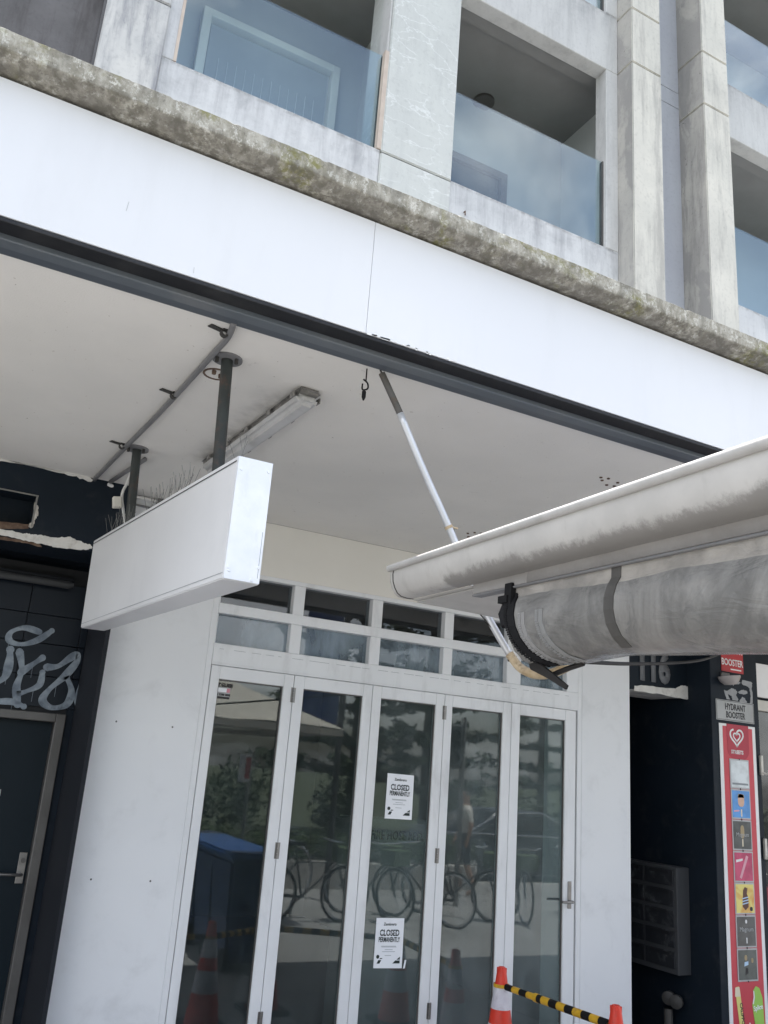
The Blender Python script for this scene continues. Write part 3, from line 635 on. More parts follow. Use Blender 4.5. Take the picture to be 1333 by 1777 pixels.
# graffiti: sprayed strokes on the tiles
g = MB()
def spray(pts, wd, Y=TY-.001):
    P_ = spline([at(x, y, Y) for x, y in pts], 8); ribbon(g, P_, [wd*(1.1+.28*math.sin(i_*.33+wd*400)) for i_ in range(len(P_))], (0, -1, 0), .0006)
    k_ = P_[len(P_)//2]; g.tube([k_+Vector((0, -.0003, 0)), k_+Vector((.001, -.0003, -.05-wd))], .0012, 4)
    for e_ in (P_[0], P_[-1]): g.lathe([(.0, 0), (wd*.6, 0), (wd*.6, .0005), (.0, .0005)], e_, (0, -1, 0), 14)
def sprz(pts, wd): spray([(x*.36, 760+y*.36) for x, y in pts], wd)
sprz([(250, 930), (180, 975), (100, 995), (45, 975), (55, 935), (120, 915), (190, 935)], .03)
sprz([(-20, 1180), (25, 1150), (45, 1080), (50, 1020)], .04); sprz([(95, 1030), (105, 1120), (80, 1200), (85, 1285)], .036); sprz([(100, 1130), (160, 1090), (205, 1060)], .035)
sprz([(205, 1130), (190, 1190), (130, 1220), (80, 1235)], .03); sprz([(-20, 1270), (60, 1272), (115, 1295)], .03)
sprz([(225, 1105), (280, 1100), (340, 1060), (375, 1045), (370, 1080), (310, 1150), (240, 1210), (205, 1265), (250, 1300), (320, 1285), (345, 1220), (320, 1150)], .036)
sprz([(435, 1085), (405, 1150), (380, 1230), (380, 1290), (410, 1320)], .034)
part(g, 'graffiti', M['graffiti'], D)
p, q = at(12, 993, .38), at(130, 1012, .38)
BL = thing('batten_light', 'dusty unlit batten light under the dark lintel above the graffiti', 'light', (p.x, .45, p.z))
part(MB().box(p.x-.1, q.x, .40, .459, p.z-.0, p.z+.03), 'light_base', M['navy_side'], BL, bevel=.006); part(MB().tube([(p.x-.1, .385, p.z-.02), (q.x-.03, .385, p.z-.02), (q.x-.005, .385, p.z-.015)], [.024, .024, .016], 12), 'diffuser', paint('dusty_tube', (.06, .062, .065), rough=.6), BL, smooth=40)

# ------------------------------------------------------------------ numbered entry and hydrant column on the right
E_ = thing('numbered_entry', 'dark navy entry recess numbered 116 right of the white shopfront', 'entrance', (5.5, 0, GZ))
part(MB().box(5.152, 5.80, .0, .42, 2.565, 3.329), 'entry_beam', [M['navy'], M['conc_grey']], E_, bevel=.003)
o = E_.children[0]
for pg in o.data.polygons:
    if pg.normal.z < -.7: pg.material_index = 1
text('house_number', '116', .235, (at(1133, 1160, 0).x, -.003, 2.668), paint('number_grey', (.17, .178, .19), rough=.45), E_, .74, .05, ext=.006)
P = [at(x, y, 0) for x, y in ((1101, 1190), (1120, 1189), (1150, 1193), (1172, 1195), (1184, 1189), (1196, 1192), (1199, 1214), (1180, 1212), (1140, 1204), (1100, 1199))]
part(MB().slab(ragged(P, .004, rng, 5), (0, -.005, 0)), 'bare_plaster', M['peel_white'], E_)
part(MB().box(5.152, 5.80, 2.6, 2.7, GZ, 3.3), 'recess_wall', M['navy'], E_); part(MB().box(5.152, 5.17, .46, 2.6, GZ, 3.3), 'recess_wall', M['navy'], E_)
part(MB().box(5.17, 5.80, .42, 2.6, 2.9, 3.3), 'recess_ceiling', M['navy_side'], E_)
HC = thing('entry_column', 'dark navy column between the numbered entry and the next shop', 'column', (6.05, -.25, GZ))
part(MB().box(5.80, 6.315, -.25, 2.7, GZ, 3.329), 'column_shaft', M['navy'], HC, bevel=.004)
CYF = -.25
# mailboxes on the column's flank
MBX = thing('mailbox_bank', 'bank of scuffed grey mailboxes on the dark wall of the entry recess', 'mailbox', (5.8, .35, .43))
mx0, my0, my1, mz0, mz1 = 5.66, .03, .72, .43, 1.215
sc_ = paint('scuffed_mailbox_paint', (.016, .018, .022), (.012, .014, .018), .6, 6, dirt=(.085, .088, .092), dirt_amt=.95, dscale=8, bump=.2)
part(MB().box(mx0, 5.798, my0, my1, mz0, mz1), 'mailbox_case', paint('mailbox_case_paint', (.05, .053, .058), rough=.6), MBX, bevel=.004)
for r_ in range(5):
    for c_ in range(2):
        a = my0+.03+c_*.325; z = mz0+.03+r_*.15
        dd = part(MB().box(mx0-.012, mx0-.001, a, a+.31, z+.01, z+.13), 'mailbox_door', sc_, MBX, bevel=.003); MB().box(mx0-.015, mx0-.012, a+.05, a+.26, z+.098, z+.122).build('letter_slot', M['black'], dd)
p = atx(1168, 1738, 5.72)
HV = thing('booster_valve', 'pair of dull round hydrant booster caps low in the entry recess', 'valve', tuple(p))
part(MB().tube([(5.79, p.y+.05, p.z-.3), (5.72, p.y+.05, p.z-.28), (5.72, p.y+.05, p.z-.06)], .035, 12), 'riser_pipe', M['metal_dark'], HV, smooth=40)
for k, dy in enumerate((.05, -.03)): part(MB().lathe([(.0, 0), (.045, .0), (.05, .02), (.05, .06), (.03, .07), (.0, .072)], (5.74, p.y+dy, p.z+.02-k*.01), (-1, -.6, 0), 16), 'cap', M['clip'], HV, smooth=40)
# signs on the column
def rect_at(cs, Y):
    q = [at(x, y, Y) for x, y in cs]; xs = sorted(v.x for v in q); zs = sorted(v.z for v in q)
    return (xs[0]+xs[1])/2, (xs[2]+xs[3])/2, (zs[0]+zs[1])/2, (zs[2]+zs[3])/2
x0, x1, z0, z1 = rect_at([(1241, 1212), (1307, 1222), (1308, 1257), (1243, 1248)], CYF)
HS = thing('hydrant_sign', 'grey HYDRANT BOOSTER plate on the dark column above the ice cream board', 'sign', (x0, CYF, z0))
part(MB().box(x0, x1, CYF-.006, CYF-.001, z0, z1), 'plate', M['sign_grey'], HS, bevel=.001)
m = MB().box(x0+.006, x1-.006, CYF-.0068, CYF-.006, z1-.009, z1-.006).box(x0+.006, x1-.006, CYF-.0068, CYF-.006, z0+.006, z0+.009).box(x0+.006, x0+.009, CYF-.0068, CYF-.006, z0+.009, z1-.009).box(x1-.009, x1-.006, CYF-.0068, CYF-.006, z0+.009, z1-.009)
part(m, 'border', M['ink_black'], HS); cxs = (x0+x1)/2; hh = (z1-z0)
text('lettering', 'HYDRANT', hh*.30, (cxs, CYF-.007, z0+hh*.55), M['ink_black'], HS, .72, .02); text('lettering', 'BOOSTER', hh*.30, (cxs, CYF-.007, z0+hh*.16), M['ink_black'], HS, .72, .02)
x0, x1, z0, z1 = rect_at([(1250, 1128), (1287, 1134), (1288, 1171), (1252, 1163)], CYF)
RS = thing('red_booster_sign', 'red and white BOOSTER sign half hidden by the rolled blind', 'sign', (x0, CYF, z0))
part(MB().box(x0, x1+.01, CYF-.006, CYF-.001, z0, z1), 'plate', M['red_sign'], RS, bevel=.001)
text('lettering', 'HYDRANT', .055, ((x0+x1)/2, CYF-.007, z0+.16), M['white'], RS, .75, .02); text('lettering', 'BOOSTER', .055, ((x0+x1)/2, CYF-.007, z0+.055), M['white'], RS, .75, .02)
part(MB().box((x0+x1)/2-.02, x1-.02, CYF-.0068, CYF-.006, z0+.02, z0+.03), 'print_line', M['white'], RS)
TP = thing('torn_poster', 'ragged grey scraps of a torn off poster on the dark column', 'poster', tuple(at(1280, 1200, CYF)))
def scrap(pts):
    P = [at(1180+x*.1689, 1120+y*.1689, CYF) for x, y in pts]; part(MB().slab(ragged(P, .003, rng, 4), (0, -.0012, 0)), 'paper_scrap', paint('scrap_grey', (.36, .37, .38), (.28, .29, .3), .7, 12), TP)
scrap([(545, 360), (600, 365), (625, 385), (600, 400), (560, 395), (545, 420)]); scrap([(640, 355), (720, 370), (742, 390), (735, 440), (745, 500), (745, 600), (720, 600), (725, 520), (715, 440), (690, 420), (650, 410), (635, 385)])
scrap([(450, 460), (490, 465), (530, 440), (570, 455), (590, 480), (575, 510), (600, 550), (595, 570), (540, 560), (530, 520), (490, 500), (515, 560), (480, 555)]); scrap([(595, 480), (640, 455), (690, 470), (695, 495), (650, 505), (610, 495)]); scrap([(610, 575), (640, 530), (665, 545), (690, 585), (640, 595)])
p = at(1257, 1180, CYF)
WL = thing('wall_lamp', 'half round frosted wall lamp on the dark column beside the torn poster', 'lamp', (p.x, CYF, p.z))
part(MB().box(p.x-.05, p.x+.05, CYF-.02, CYF-.001, p.z+.01, p.z+.06), 'back_plate', M['metal_dark'], WL, bevel=.004)
part(MB().lathe([(.0, 0), (.045, .004), (.075, .03), (.09, .06), (.088, .075), (.0, .078)], (p.x, CYF-.06, p.z-.045), (-.15, .0, 1), 24), 'lamp_bowl', paint('frosted_bowl', (.40, .37, .36), (.33, .31, .3), .4, 8), WL, smooth=40)
part(MB().tube(spline([(p.x+.02, CYF-.15, p.z+.028), (p.x+.015, CYF-.135, p.z-.01), (p.x+.01, CYF-.1, p.z-.04)], 4), .0025, 6), 'rim_rib', M['ply'], WL)
# ice cream board
px0, px1, pz1 = at(1247, 1258, CYF).x, at(1309, 1262, CYF).x, at(1247, 1254, CYF).z
IB = thing('ice_cream_board', 'tall red and white ice cream price board with seven picture plates on the dark column', 'sign', (px0, CYF, GZ))
part(MB().box(px0, px1, CYF-.006, CYF-.001, GZ+.05, pz1), 'board', M['white'], IB, bevel=.001)
bw = (px1-px0)*.09
part(MB().box(px0+bw, px1-bw, CYF-.0072, CYF-.006, GZ+.08, pz1-.02), 'red_field', M['red'], IB)
pcx = (px0+px1)/2
part(MB().box(px0+bw*2.2, px1-bw*2.2, CYF-.0082, CYF-.0072, pz1-.2, pz1), 'red_badge', M['red_deep'], IB)
cpts = [(pcx+(px1-px0)*.302*math.cos(-math.pi*k/16), 0, pz1-.2+.09*math.sin(-math.pi*k/16)) for k in range(17)]
part(MB().slab([Vector((x, CYF-.0072, z)) for x, y, z in cpts], (0, -.001, 0)), 'badge_round', M['red_deep'], IB)
hc = at(1277, 1279, CYF)
def heart(sc, a0=0., a1=2*math.pi, n=40):
    o = []
    for k in range(n+1):
        t = a0+(a1-a0)*k/n; o.append(Vector((hc.x+sc*16*math.sin(t)**3, CYF-.0084, hc.z+sc*(13*math.cos(t)-5*math.cos(2*t)-2*math.cos(3*t)-math.cos(4*t)))))
    return o
g = MB(); ribbon(g, heart(.0047, .15, 5.4), .015, (0, -1, 0), .001); ribbon(g, heart(.0024, .1, 6.1), .012, (0, -1, 0), .001); part(g, 'heart_emblem', M['white'], IB)
text('lettering', 'STREETS', .028, (hc.x, CYF-.0086, hc.z-.135), M['white'], IB, .95, .04)
plates = [(685, 778, 570, 705), (695, 783, 708, 842), (702, 795, 850, 982), (708, 800, 992, 1127), (717, 810, 1137, 1272), (724, 813, 1287, 1420), (728, 817, 1437, 1575)]
pc = [(.50, .54, .56), (.08, .25, .55), (.07, .075, .075), (.42, .05, .12), (.66, .46, .10), (.05, .052, .052), (.055, .065, .06)]
MI = {k: paint('print_'+k, c, rough=.45) for k, c in dict(choc=(.10, .035, .02), cream=(.75, .66, .5), skinny=(.66, .42, .3), gold=(.35, .27, .15), pink=(.7, .35, .42), lime=(.33, .58, .10), lemon=(.72, .66, .22), orange=(.75, .30, .04), sky=(.45, .62, .8)).items()}
YP = CYF-.013
def blob(pts, cxp, czp, s, mat, par, th=.001, y=YP): return MB().slab([Vector((cxp+x*s, y, czp+z*s)) for x, z in pts], (0, -th, 0)).build('print_shape', mat, par)
def lolly(rx, rz, n=18): return [(rx*math.copysign(abs(math.cos(2*math.pi*k/n))**.7, math.cos(2*math.pi*k/n)), rz*math.copysign(abs(math.sin(2*math.pi*k/n))**.8, math.sin(2*math.pi*k/n))) for k in range(n)]
for i, (a, b, c, d_) in enumerate(plates):
    q = at(1000+.381*(a+b)/2, 1100+.381*(c+d_)/2, CYF); hw, hh = .112, .116
    q.x = pcx+.0*(i)
    pl = part(MB().box(q.x-hw, q.x+hw, CYF-.0115, CYF-.0072, q.z-hh, q.z+hh), 'picture_plate', M['alu'], IB, bevel=.001)
    b_ = NB('plate_print'); cc = pc[i]
    k_ = b_.mix(b_.ramp(b_.noise(9, 3), .35, .65), cc, tuple(min(.9, v*1.35+.01) for v in cc))
    if i == 4: k_ = b_.mix(b_.ramp(b_.noise(6, 2, dist=1), .4, .6), (.72, .62, .18), (.62, .28, .06))
    MB().box(q.x-hw+.012, q.x+hw-.012, YP, CYF-.0115, q.z-hh+.012, q.z+hh-.012).build('picture', b_.done(k_, .25), pl)
    s = .1
    if i == 1: blob(lolly(.36, .5), q.x, q.z+.03, s, MI['skinny'], pl); blob([(-.4, .5), (.4, .5), (.34, .75), (-.3, .8)], q.x, q.z+.0, s, MI['gold'], pl); blob([(-.07, -.95), (.07, -.95), (.07, -.4), (-.07, -.4)], q.x, q.z, s, MI['cream'], pl); blob([(-.85, -.62), (-.25, -.55), (-.25, -.45), (-.85, -.5)], q.x, q.z, s, MI['pink'], pl)
    if i == 2: blob(lolly(.22, .5), q.x, q.z+.025, s, MI['gold'], pl); blob([(-.06, -.85), (.06, -.85), (.06, -.3), (-.06, -.3)], q.x, q.z, s, MI['cream'], pl); text('lettering', 'Magnum', .03, (q.x, YP-.0012, q.z-.01), M['sign_grey'], pl, 1.0)
    if i == 3: blob([(-.5, -.8), (-.3, -.9), (.55, .75), (.3, .85)], q.x, q.z, s, MI['pink'], pl); blob([(-.85, .3), (-.1, .45), (-.1, .6), (-.85, .5)], q.x, q.z, s, M['white'], pl)
    if i == 4: blob([(-.3, -.6), (.0, -.85), (.35, -.6), (.35, .1), (.2, .35), (.3, .75), (.0, .85), (-.2, .6), (-.25, .1)], q.x, q.z, s, MI['choc'], pl); [blob([(-.32, v), (.34, v+.12), (.34, v+.2), (-.32, v+.08)], q.x, q.z, s, MI['sky'], pl, .0014) for v in (-.45, -.25, -.05)]; blob(lolly(.16, .16, 12), q.x+.065, q.z-.075, s, M['ink'], pl)
    if i == 5: blob(lolly(.1, .14, 12), q.x, q.z+.07, s, M['white'], pl); blob([(-.05, -.85), (.05, -.85), (.05, -.45), (-.05, -.45)], q.x, q.z, s, M['white'], pl); text('lettering', 'Magnum', .032, (q.x, YP-.0012, q.z+.0), M['sign_grey'], pl, 1.0)
    if i == 6: blob([(-.4, -.1), (.05, 0), (.05, .25), (-.35, .2)], q.x, q.z, s, MI['sky'], pl); blob(lolly(.15, .2, 10), q.x-.02, q.z+.05, s, MI['gold'], pl); blob(lolly(.12, .18, 10), q.x+.05, q.z+.03, s, MI['gold'], pl); blob([(-.3, -.7), (.0, -.6), (.0, -.2), (-.25, -.2)], q.x, q.z, s, M['ink_black'], pl)
    if i == 0: MB().box(q.x-hw+.02, q.x+hw-.02, YP-.0008, YP, q.z-hh+.03, q.z-hh+.045).build('price_strip', M['ink_pale'], pl)
    MB().box(q.x-.004, q.x+.004, CYF-.014, CYF-.0115, q.z+hh-.006, q.z+hh+.006).box(q.x-.004, q.x+.004, CYF-.014, CYF-.0115, q.z-hh-.006, q.z-hh+.006).build('plate_clip', M['ink_black'], pl)
    lastz = q.z-hh
gz = lastz-.2
bz = lambda pts, mat, th=.001, y=CYF-.0085: part(MB().slab([Vector((pcx+x*.1, y, gz+z*.1)) for x, z in pts], (0, -th, 0)), 'print_shape', mat, IB)
bz([(-1.45, 1.4), (-1.35, 1.65), (-1.05, 1.68), (-.95, 1.5), (-.55, -1.6), (-1.0, -1.7)], MI['lemon']); bz([(-1.5, 1.0), (-1.45, 1.62), (-1.0, 1.65), (-.9, 1.0)], MI['cream'], .0016)
bz([(.35, .4), (.55, .9), (.5, 1.35), (.8, 1.65), (1.2, 1.5), (1.5, .8), (1.6, -1.2), (1.2, -1.8), (.7, -1.6), (.5, -.6)], MI['lime']); bz([(.38, .45), (.5, .4), (.65, .9), (.6, 1.3), (.5, 1.35), (.52, .9)], M['white'], .0016)
bz([(-1.6, -1.2), (-1.3, -.9), (-1.2, -1.5), (-.4, -1.3), (0, -.8), (.3, -1.2), (.9, -1.5), (1.5, -1.0), (1.7, -1.9), (0, -2.2), (-1.6, -2)], M['paper'], .002)
text('lettering', 'CALIPPO', .03, (pcx-.092, CYF-.0098, gz-.02), M['ink'], IB, .9, .02, xd=(.12, 0, -1), yd=(1, 0, .12)); text('lettering', 'Splice', .035, (pcx+.1, CYF-.0098, gz+.0), M['paper'], IB, .9, .02, xd=(1, 0, .15), yd=(-.15, 0, 1))
# neighbouring shop at the edge of the picture
NS = thing('next_shop', 'next shop with cream window frame and red panel at the right edge', 'shopfront', (6.4, -.1, GZ))
part(MB().box(6.318, 6.42, -.2, .4, GZ, 3.329), 'side_post', M['navy'], NS)
m = MB().box(6.42, 6.475, -.12, -.02, 1.1, 2.62).box(6.475, 8.2, -.12, -.02, 2.53, 2.62).box(7.4, 7.45, -.12, -.02, 1.1, 2.53); part(m, 'window_frame', M['cream'], NS, bevel=.003)
part(MB().box(6.475, 8.2, -.07, -.062, 1.1, 2.53), 'window_pane', M['dark_glass'], NS); part(MB().box(6.42, 8.2, -.16, .1, GZ, 1.1), 'red_panel', M['red_shop'], NS, bevel=.01)
part(MB().box(6.42, 8.2, .5, .6, GZ, 3.3), 'interior_wall', M['interior'], NS); part(MB().box(6.42, 8.2, -.1, .4, 2.62, 3.329), 'window_head', M['navy'], NS)
sb = part(MB().box(6.46, 7.6, -.16, -.12, 2.64, 2.93), 'shop_sign', M['white'], NS, bevel=.003); MB().box(6.68, 7.5, -.163, -.16, 2.68, 2.9).build('sign_print', M['red_deep'], sb)
for z in (1.98, 1.32):
    part(MB().box(6.395, 6.425, -.225, -.2, z, z+.16), 'shutter_hook', M['cream'], NS, bevel=.004)
    part(MB().tube([(6.41, -.225, z+.02), (6.44, -.25, z+.01), (6.45, -.25, z+.04)], .008, 8), 'shutter_hook', M['cream'], NS)

# ------------------------------------------------------------------ blade sign
BS = thing('blade_sign', 'blank white box sign hung on two dark steel posts under the awning', 'sign', (.85, -1.7, 2.5))
nb = [Vector((.813, -2.74, 2.319)), Vector((.941, -2.74, 2.318))]; nt_ = [Vector((.813, -2.74, 2.747)), Vector((.941, -2.74, 2.747))]
YF = -.78; fb = at(140, 1090, YF), at(182, 1095, YF); ft = at(163, 938, YF); ft2 = ft+(fb[1]-fb[0])
part(MB().hexa([nb[0], nb[1], fb[1], fb[0], nt_[0], nt_[1], ft2, ft]), 'sign_box', M['sign'], BS, bevel=.004, seg=2)
a, b, c, d_ = nb[0], nb[1], nt_[1], nt_[0]; e = Vector((0, -.003, 0))
part(MB().slab([a+e+Vector((.003, 0, .003)), b+e+Vector((-.003, 0, .003)), c+e+Vector((-.003, 0, -.003)), d_+e+Vector((.003, 0, -.003))], (0, -.002, 0)), 'end_plate', M['sign_end'], BS)
u = (ft-nt_[0]); dn = Vector((0, 0, -.018)); o_ = Vector((-.0022, 0, 0))
part(MB().slab([nt_[0]+o_+dn, ft+o_+dn, ft+o_+dn*1.2, nt_[0]+o_+dn*1.2], (.0008, 0, 0)), 'face_seam', M['ink_black'], BS)
u2 = Vector((0, 0, .02)); part(MB().slab([nb[0]+o_+u2, fb[0]+o_+u2, fb[0]+o_+u2*1.08, nb[0]+o_+u2*1.08], (.0008, 0, 0)), 'face_seam', M['ink_pale'], BS)
part(MB().slab([b+Vector((-.012, -.0055, .02)), b+Vector((-.0105, -.0055, .02)), c+Vector((-.0105, -.0055, -.25)), c+Vector((-.012, -.0055, -.25))], (0, .0006, 0)), 'face_seam', M['ink_pale'], BS)
for (x, z) in ((.828, 2.70), (.926, 2.71), (.826, 2.36), (.93, 2.375), (.83, 2.35), (.91, 2.33)): part(MB().lathe([(.0, 0), (.006, .0), (.005, .003), (.0, .0035)], (x, -2.745, z), (0, -1, 0), 10), 'rivet', M['sign_end'], BS)
def hpost(tx, ty, bx, bz_):
    p_ = part(MB().tube([(tx, ty, 3.33), (bx, ty, bz_)], .024, 14), 'hanging_post', M['post'], BS, smooth=40)
    MB().lathe([(.0, 0), (.062, 0), (.062, .008), (.0, .009)], (tx, ty, 3.3295), (0, 0, -1), 20).build('flange', M['cond'], p_)
    for k in range(3):
        an = 1.2+k*2.1; MB().lathe([(.0, 0), (.008, 0), (.008, .022), (.0, .023)], (tx+.045*math.cos(an), ty+.045*math.sin(an), 3.321), (0, 0, -1), 6).build('flange_bolt', M['clip'], p_)
hpost(.866, -2.24, .895, 2.74); hpost(.808, -.893, .84, 2.78)
q = atz(380, 650, 3.33)
rg = MB().lathe([(.050, 0), (.058, .0), (.058, .003), (.050, .004)], (q.x-.01, q.y+.0, 3.3295), (0, 0, -1), 24); part(rg, 'old_flange_mark', M['rust'], BS)
for (x, y) in ((372, 643), (383, 650)):
    k = atz(x, y, 3.33); part(MB().lathe([(.0, 0), (.010, 0), (.009, .016), (.0, .018)], (k.x, k.y, 3.3295), (0, 0, -1), 6), 'flange_bolt', M['rust'], BS)
m = MB(); rs = random.Random(3)
def spikes(a, b, n):
    for i in range(n):
        p_ = a.lerp(b, (i+.5)/n)
        for sgn in (-1, 1):
            if rs.random() < .12: continue
            m.tube([p_, p_+Vector((sgn*.02+rs.gauss(0, .012), rs.gauss(0, .012), .105+rs.gauss(0, .008)))], .0008, 4)
ta = nt_[0].lerp(nt_[1], .35); tb = ft.lerp(ft2, .35)
spikes(ta.lerp(tb, .02), ta.lerp(tb, .07), 3); spikes(ta.lerp(tb, .30), ta.lerp(tb, .60), 20); spikes(ta.lerp(tb, .74), ta.lerp(tb, .95), 12)
o = part(m, 'bird_spikes', M['wire'], BS); o['kind'] = 'stuff'

# ------------------------------------------------------------------ fittings on the soffit
SL = thing('soffit_light', 'grubby unlit batten light on the awning soffit beside the white box sign', 'light', (1.25, -1.6, 3.33))
p, q = Vector((1.262, -2.19, 3.29)), Vector((1.20, -.95, 3.29)); ax = (q-p).normalized(); sd_ = ax.cross(Vector((0, 0, 1)))
def bar(a, b, hw, z0, z1, hw2=None):
    hw2 = hw2 or hw; A0, B0 = Vector((a.x, a.y, z0)), Vector((b.x, b.y, z0)); A1, B1 = Vector((a.x, a.y, z1)), Vector((b.x, b.y, z1))
    return MB().hexa([A0-sd_*hw, A0+sd_*hw, B0+sd_*hw, B0-sd_*hw, A1-sd_*hw2, A1+sd_*hw2, B1+sd_*hw2, B1-sd_*hw2])
part(bar(p-ax*.005, q+ax*.005, .055, 3.303, 3.3295), 'lamp_base', M['lamp_base'], SL, bevel=.018, seg=4)
part(bar(p+ax*.012, q-ax*.012, .040, 3.252, 3.308, .060), 'diffuser', M['diffuser'], SL, bevel=.02, seg=5, smooth=60)
for k in (.04, .25, .46, .67, .88):
    c = p.lerp(q, k)-sd_*.0; 
    for s in (-1, 1): part(MB().obox(c+sd_*s*.063+Vector((0, 0, .008)), ax*.018, sd_*.003, (0, 0, .012)), 'clip', M['lamp_base'], SL)
CD = thing('soffit_conduit', 'long grey conduit clipped across the awning soffit beside the sign posts', 'conduit', (.74, -1.3, 3.33))
cp = [atz(x, y, 3.316) for x, y in ((406, 560), (396, 585), (372, 612), (340, 648), (300, 692), (262, 732), (212, 782), (164, 832))]
part(MB().tube(spline(cp, 5), .0125, 10), 'pipe', M['cond'], CD, smooth=True)
for (x, y) in ((390, 578), (302, 686), (212, 774)):
    k = atz(x, y, 3.316); part(MB().obox(k+Vector((-.035, 0, .010)), (.028, .008, 0), (-.004, .012, 0), (0, 0, .002)).lathe([(.0165, -.012), (.0165, .012), (.012, .012), (.012, -.012)], k, cp[3]-cp[4], 12), 'saddle_clip', M['clip'], CD)
WC = thing('wall_conduit', 'pale conduits and loose cables along the top of the wall behind the box sign', 'conduit', (1.0, -.02, 3.3))
part(MB().tube([(.80, -.2, 3.305), (.97, -.03, 3.312), (1.6, -.02, 3.312)], .011, 10), 'pipe', M['pvc'], WC, smooth=True)
part(MB().tube(spline([(.86, -.03, 3.27), (1.1, -.02, 3.262), (1.35, -.02, 3.27), (1.7, -.02, 3.255)]), .007, 8), 'cable', M['cond'], WC, smooth=True)
part(MB().tube([atz(252, 797, 3.316), atz(192, 836, 3.316)], .0125, 10), 'pipe', M['cond'], WC, smooth=True)
k = at(282, 853, -.03); part(MB().box(k.x-.02, k.x+.02, -.045, -.001, 3.29, 3.329), 'saddle_clip', M['clip'], WC)
k = at(229, 820, -.86); part(MB().tube(spline([at(238, 795, -.86), at(222, 835, -.84), at(212, 858, -.84), at(214, 885, -.84), at(218, 912, -.84)]), .0075, 8), 'drop_cable', M['pvc'], WC, smooth=True)
k = at(203, 872, -.86); JB = thing('junction_box', 'small cream junction box hanging on cables next to the rear sign post', 'box', tuple(k))
part(MB().obox(k, (.022, 0, .004), (0, .016, 0), (-.005, 0, .03)), 'box_body', M['cream'], JB, bevel=.004); part(MB().obox(k+Vector((0, -.018, 0)), (.02, 0, .003), (0, .003, 0), (-.004, 0, .027)), 'box_lid', M['cream'], JB, bevel=.003)

# ------------------------------------------------------------------ shelter with gutter and rolled blind on the right
KS = .80; E0 = CAM+(Vector((1.723, -2.165, 2.611))-CAM)*KS; G = Vector((-.192, -2.093, -.106)).normalized(); NX = Vector((.996, -.0915, 0)).normalized()
UZ = NX.cross(G); UZ = UZ if UZ.z > 0 else -UZ
def SP(s, t, u): return E0+(G*s+NX*t+UZ*u)*KS
SH = thing('shelter_roof', 'outdoor dining shelter roof with a dirty cream gutter along its eave', 'shelter', tuple(SP(1, .5, -.1)))
def extr(prof, stations, closed=True, wob=None):
    m_ = MB(); m_.sweep([[SP(s, t, u+(wob(s, t, u) if wob else 0)) for t, u in prof] for s in stations], None, closed=closed, caps=closed); return m_
def setband(o, f):
    at_ = o.data.attributes.new('band', 'FLOAT', 'POINT'); o0 = OFF[o]
    vals = []
    for v in o.data.vertices:
        q_ = (v.co+o0-E0)/KS; vals.append(f(q_.dot(G), q_.dot(NX), q_.dot(UZ)))
    at_.data.foreach_set('value', vals)
sts = [i*.05 for i in range(0, 61)]
gp = [(.008, -.012), (.006, -.03), (.010, -.06), (.020, -.085), (.034, -.106), (.052, -.118), (.08, -.122), (.112, -.122), (.112, -.119), (.08, -.119), (.054, -.115), (.037, -.103), (.023, -.083), (.013, -.059), (.009, -.03), (.011, -.012)]
gt = part(extr(gp, sts), 'gutter', M['gutter'], SH, smooth=40); setband(gt, lambda s, t, u: min(1, max(0, -u/.13)) + (.12 if s > .5 else -.25+.3*s))
bd = part(MB().tube([SP(s, .002, .0) for s in (-.008, .5, 1, 2, 3)], .0145*KS, 14), 'gutter_bead', M['bead'], gt.parent, smooth=50)
ec = [SP(.004, t, u) for t, u in [(.006, -.002)]+gp[1:8]+[(.125, -.002)]]
part(MB().slab(ec, G*-.004), 'gutter_end_cap', M['gutter'], SH)
part(MB().tube([SP(.034, t-.0015, u-.001) for t, u in gp[:8]], .0018, 6), 'gutter_joint', M['clip'], SH)
part(MB().box(0, 0, 0, 0, 0, 0) if False else extr([(.113, -.160), (.113, -.100), (.13, -.100), (.13, -.160)], [.57, .9495]), 'fascia_strip', M['strip'], SH, bevel=.002)
fs = part(extr([(.113, -.160), (.113, -.100), (.13, -.100), (.13, -.160)], [.9515, 2.0, 3.0]), 'fascia_strip', M['strip'], SH, bevel=.002)
for o in (fs, SH.children[-2]): setband(o, lambda s, t, u: min(1, max(0, (-u-.11)/.05)))
part(extr([(.108, -.168), (.108, -.161), (.15, -.161), (.15, -.168)], [.575, 3.0]), 'blind_track', M['cond'], SH, bevel=.002)
part(extr([(.113, -.123), (.113, -.127), (.55, -.15), (.55, -.146)], [.03, .56]), 'eave_lining', M['gutter'], SH); setband(SH.children[-1], lambda *a: .0)
part(extr([(.131, -.130), (.131, -.134), (.62, -.15), (.62, -.146)], [.03, 3.0]), 'eave_lining', M['gutter'], SH); setband(SH.children[-1], lambda *a: .0)
part(extr([(.12, .0), (.12, .02), (1.05, .14), (1.05, .12)], [.0, 3.0]), 'roof_sheet', M['cond'], SH)
part(extr([(1.0, -.13), (1.0, .11), (1.05, .11), (1.05, -.13)], [.0, 3.0]), 'rear_beam', M['cond'], SH)
for s, t in ((2.95, .95), (2.95, .2)):
    a = SP(s, t, -.13); part(MB().box(a.x-.03, a.x+.03, a.y-.03, a.y+.03, GZ, a.z), 'shelter_post', M['cond'], SH)
RB = thing('rolled_blind', 'grimy grey clear plastic blind rolled up under the shelter gutter', 'blind', tuple(SP(1.5, .25, -.3)))
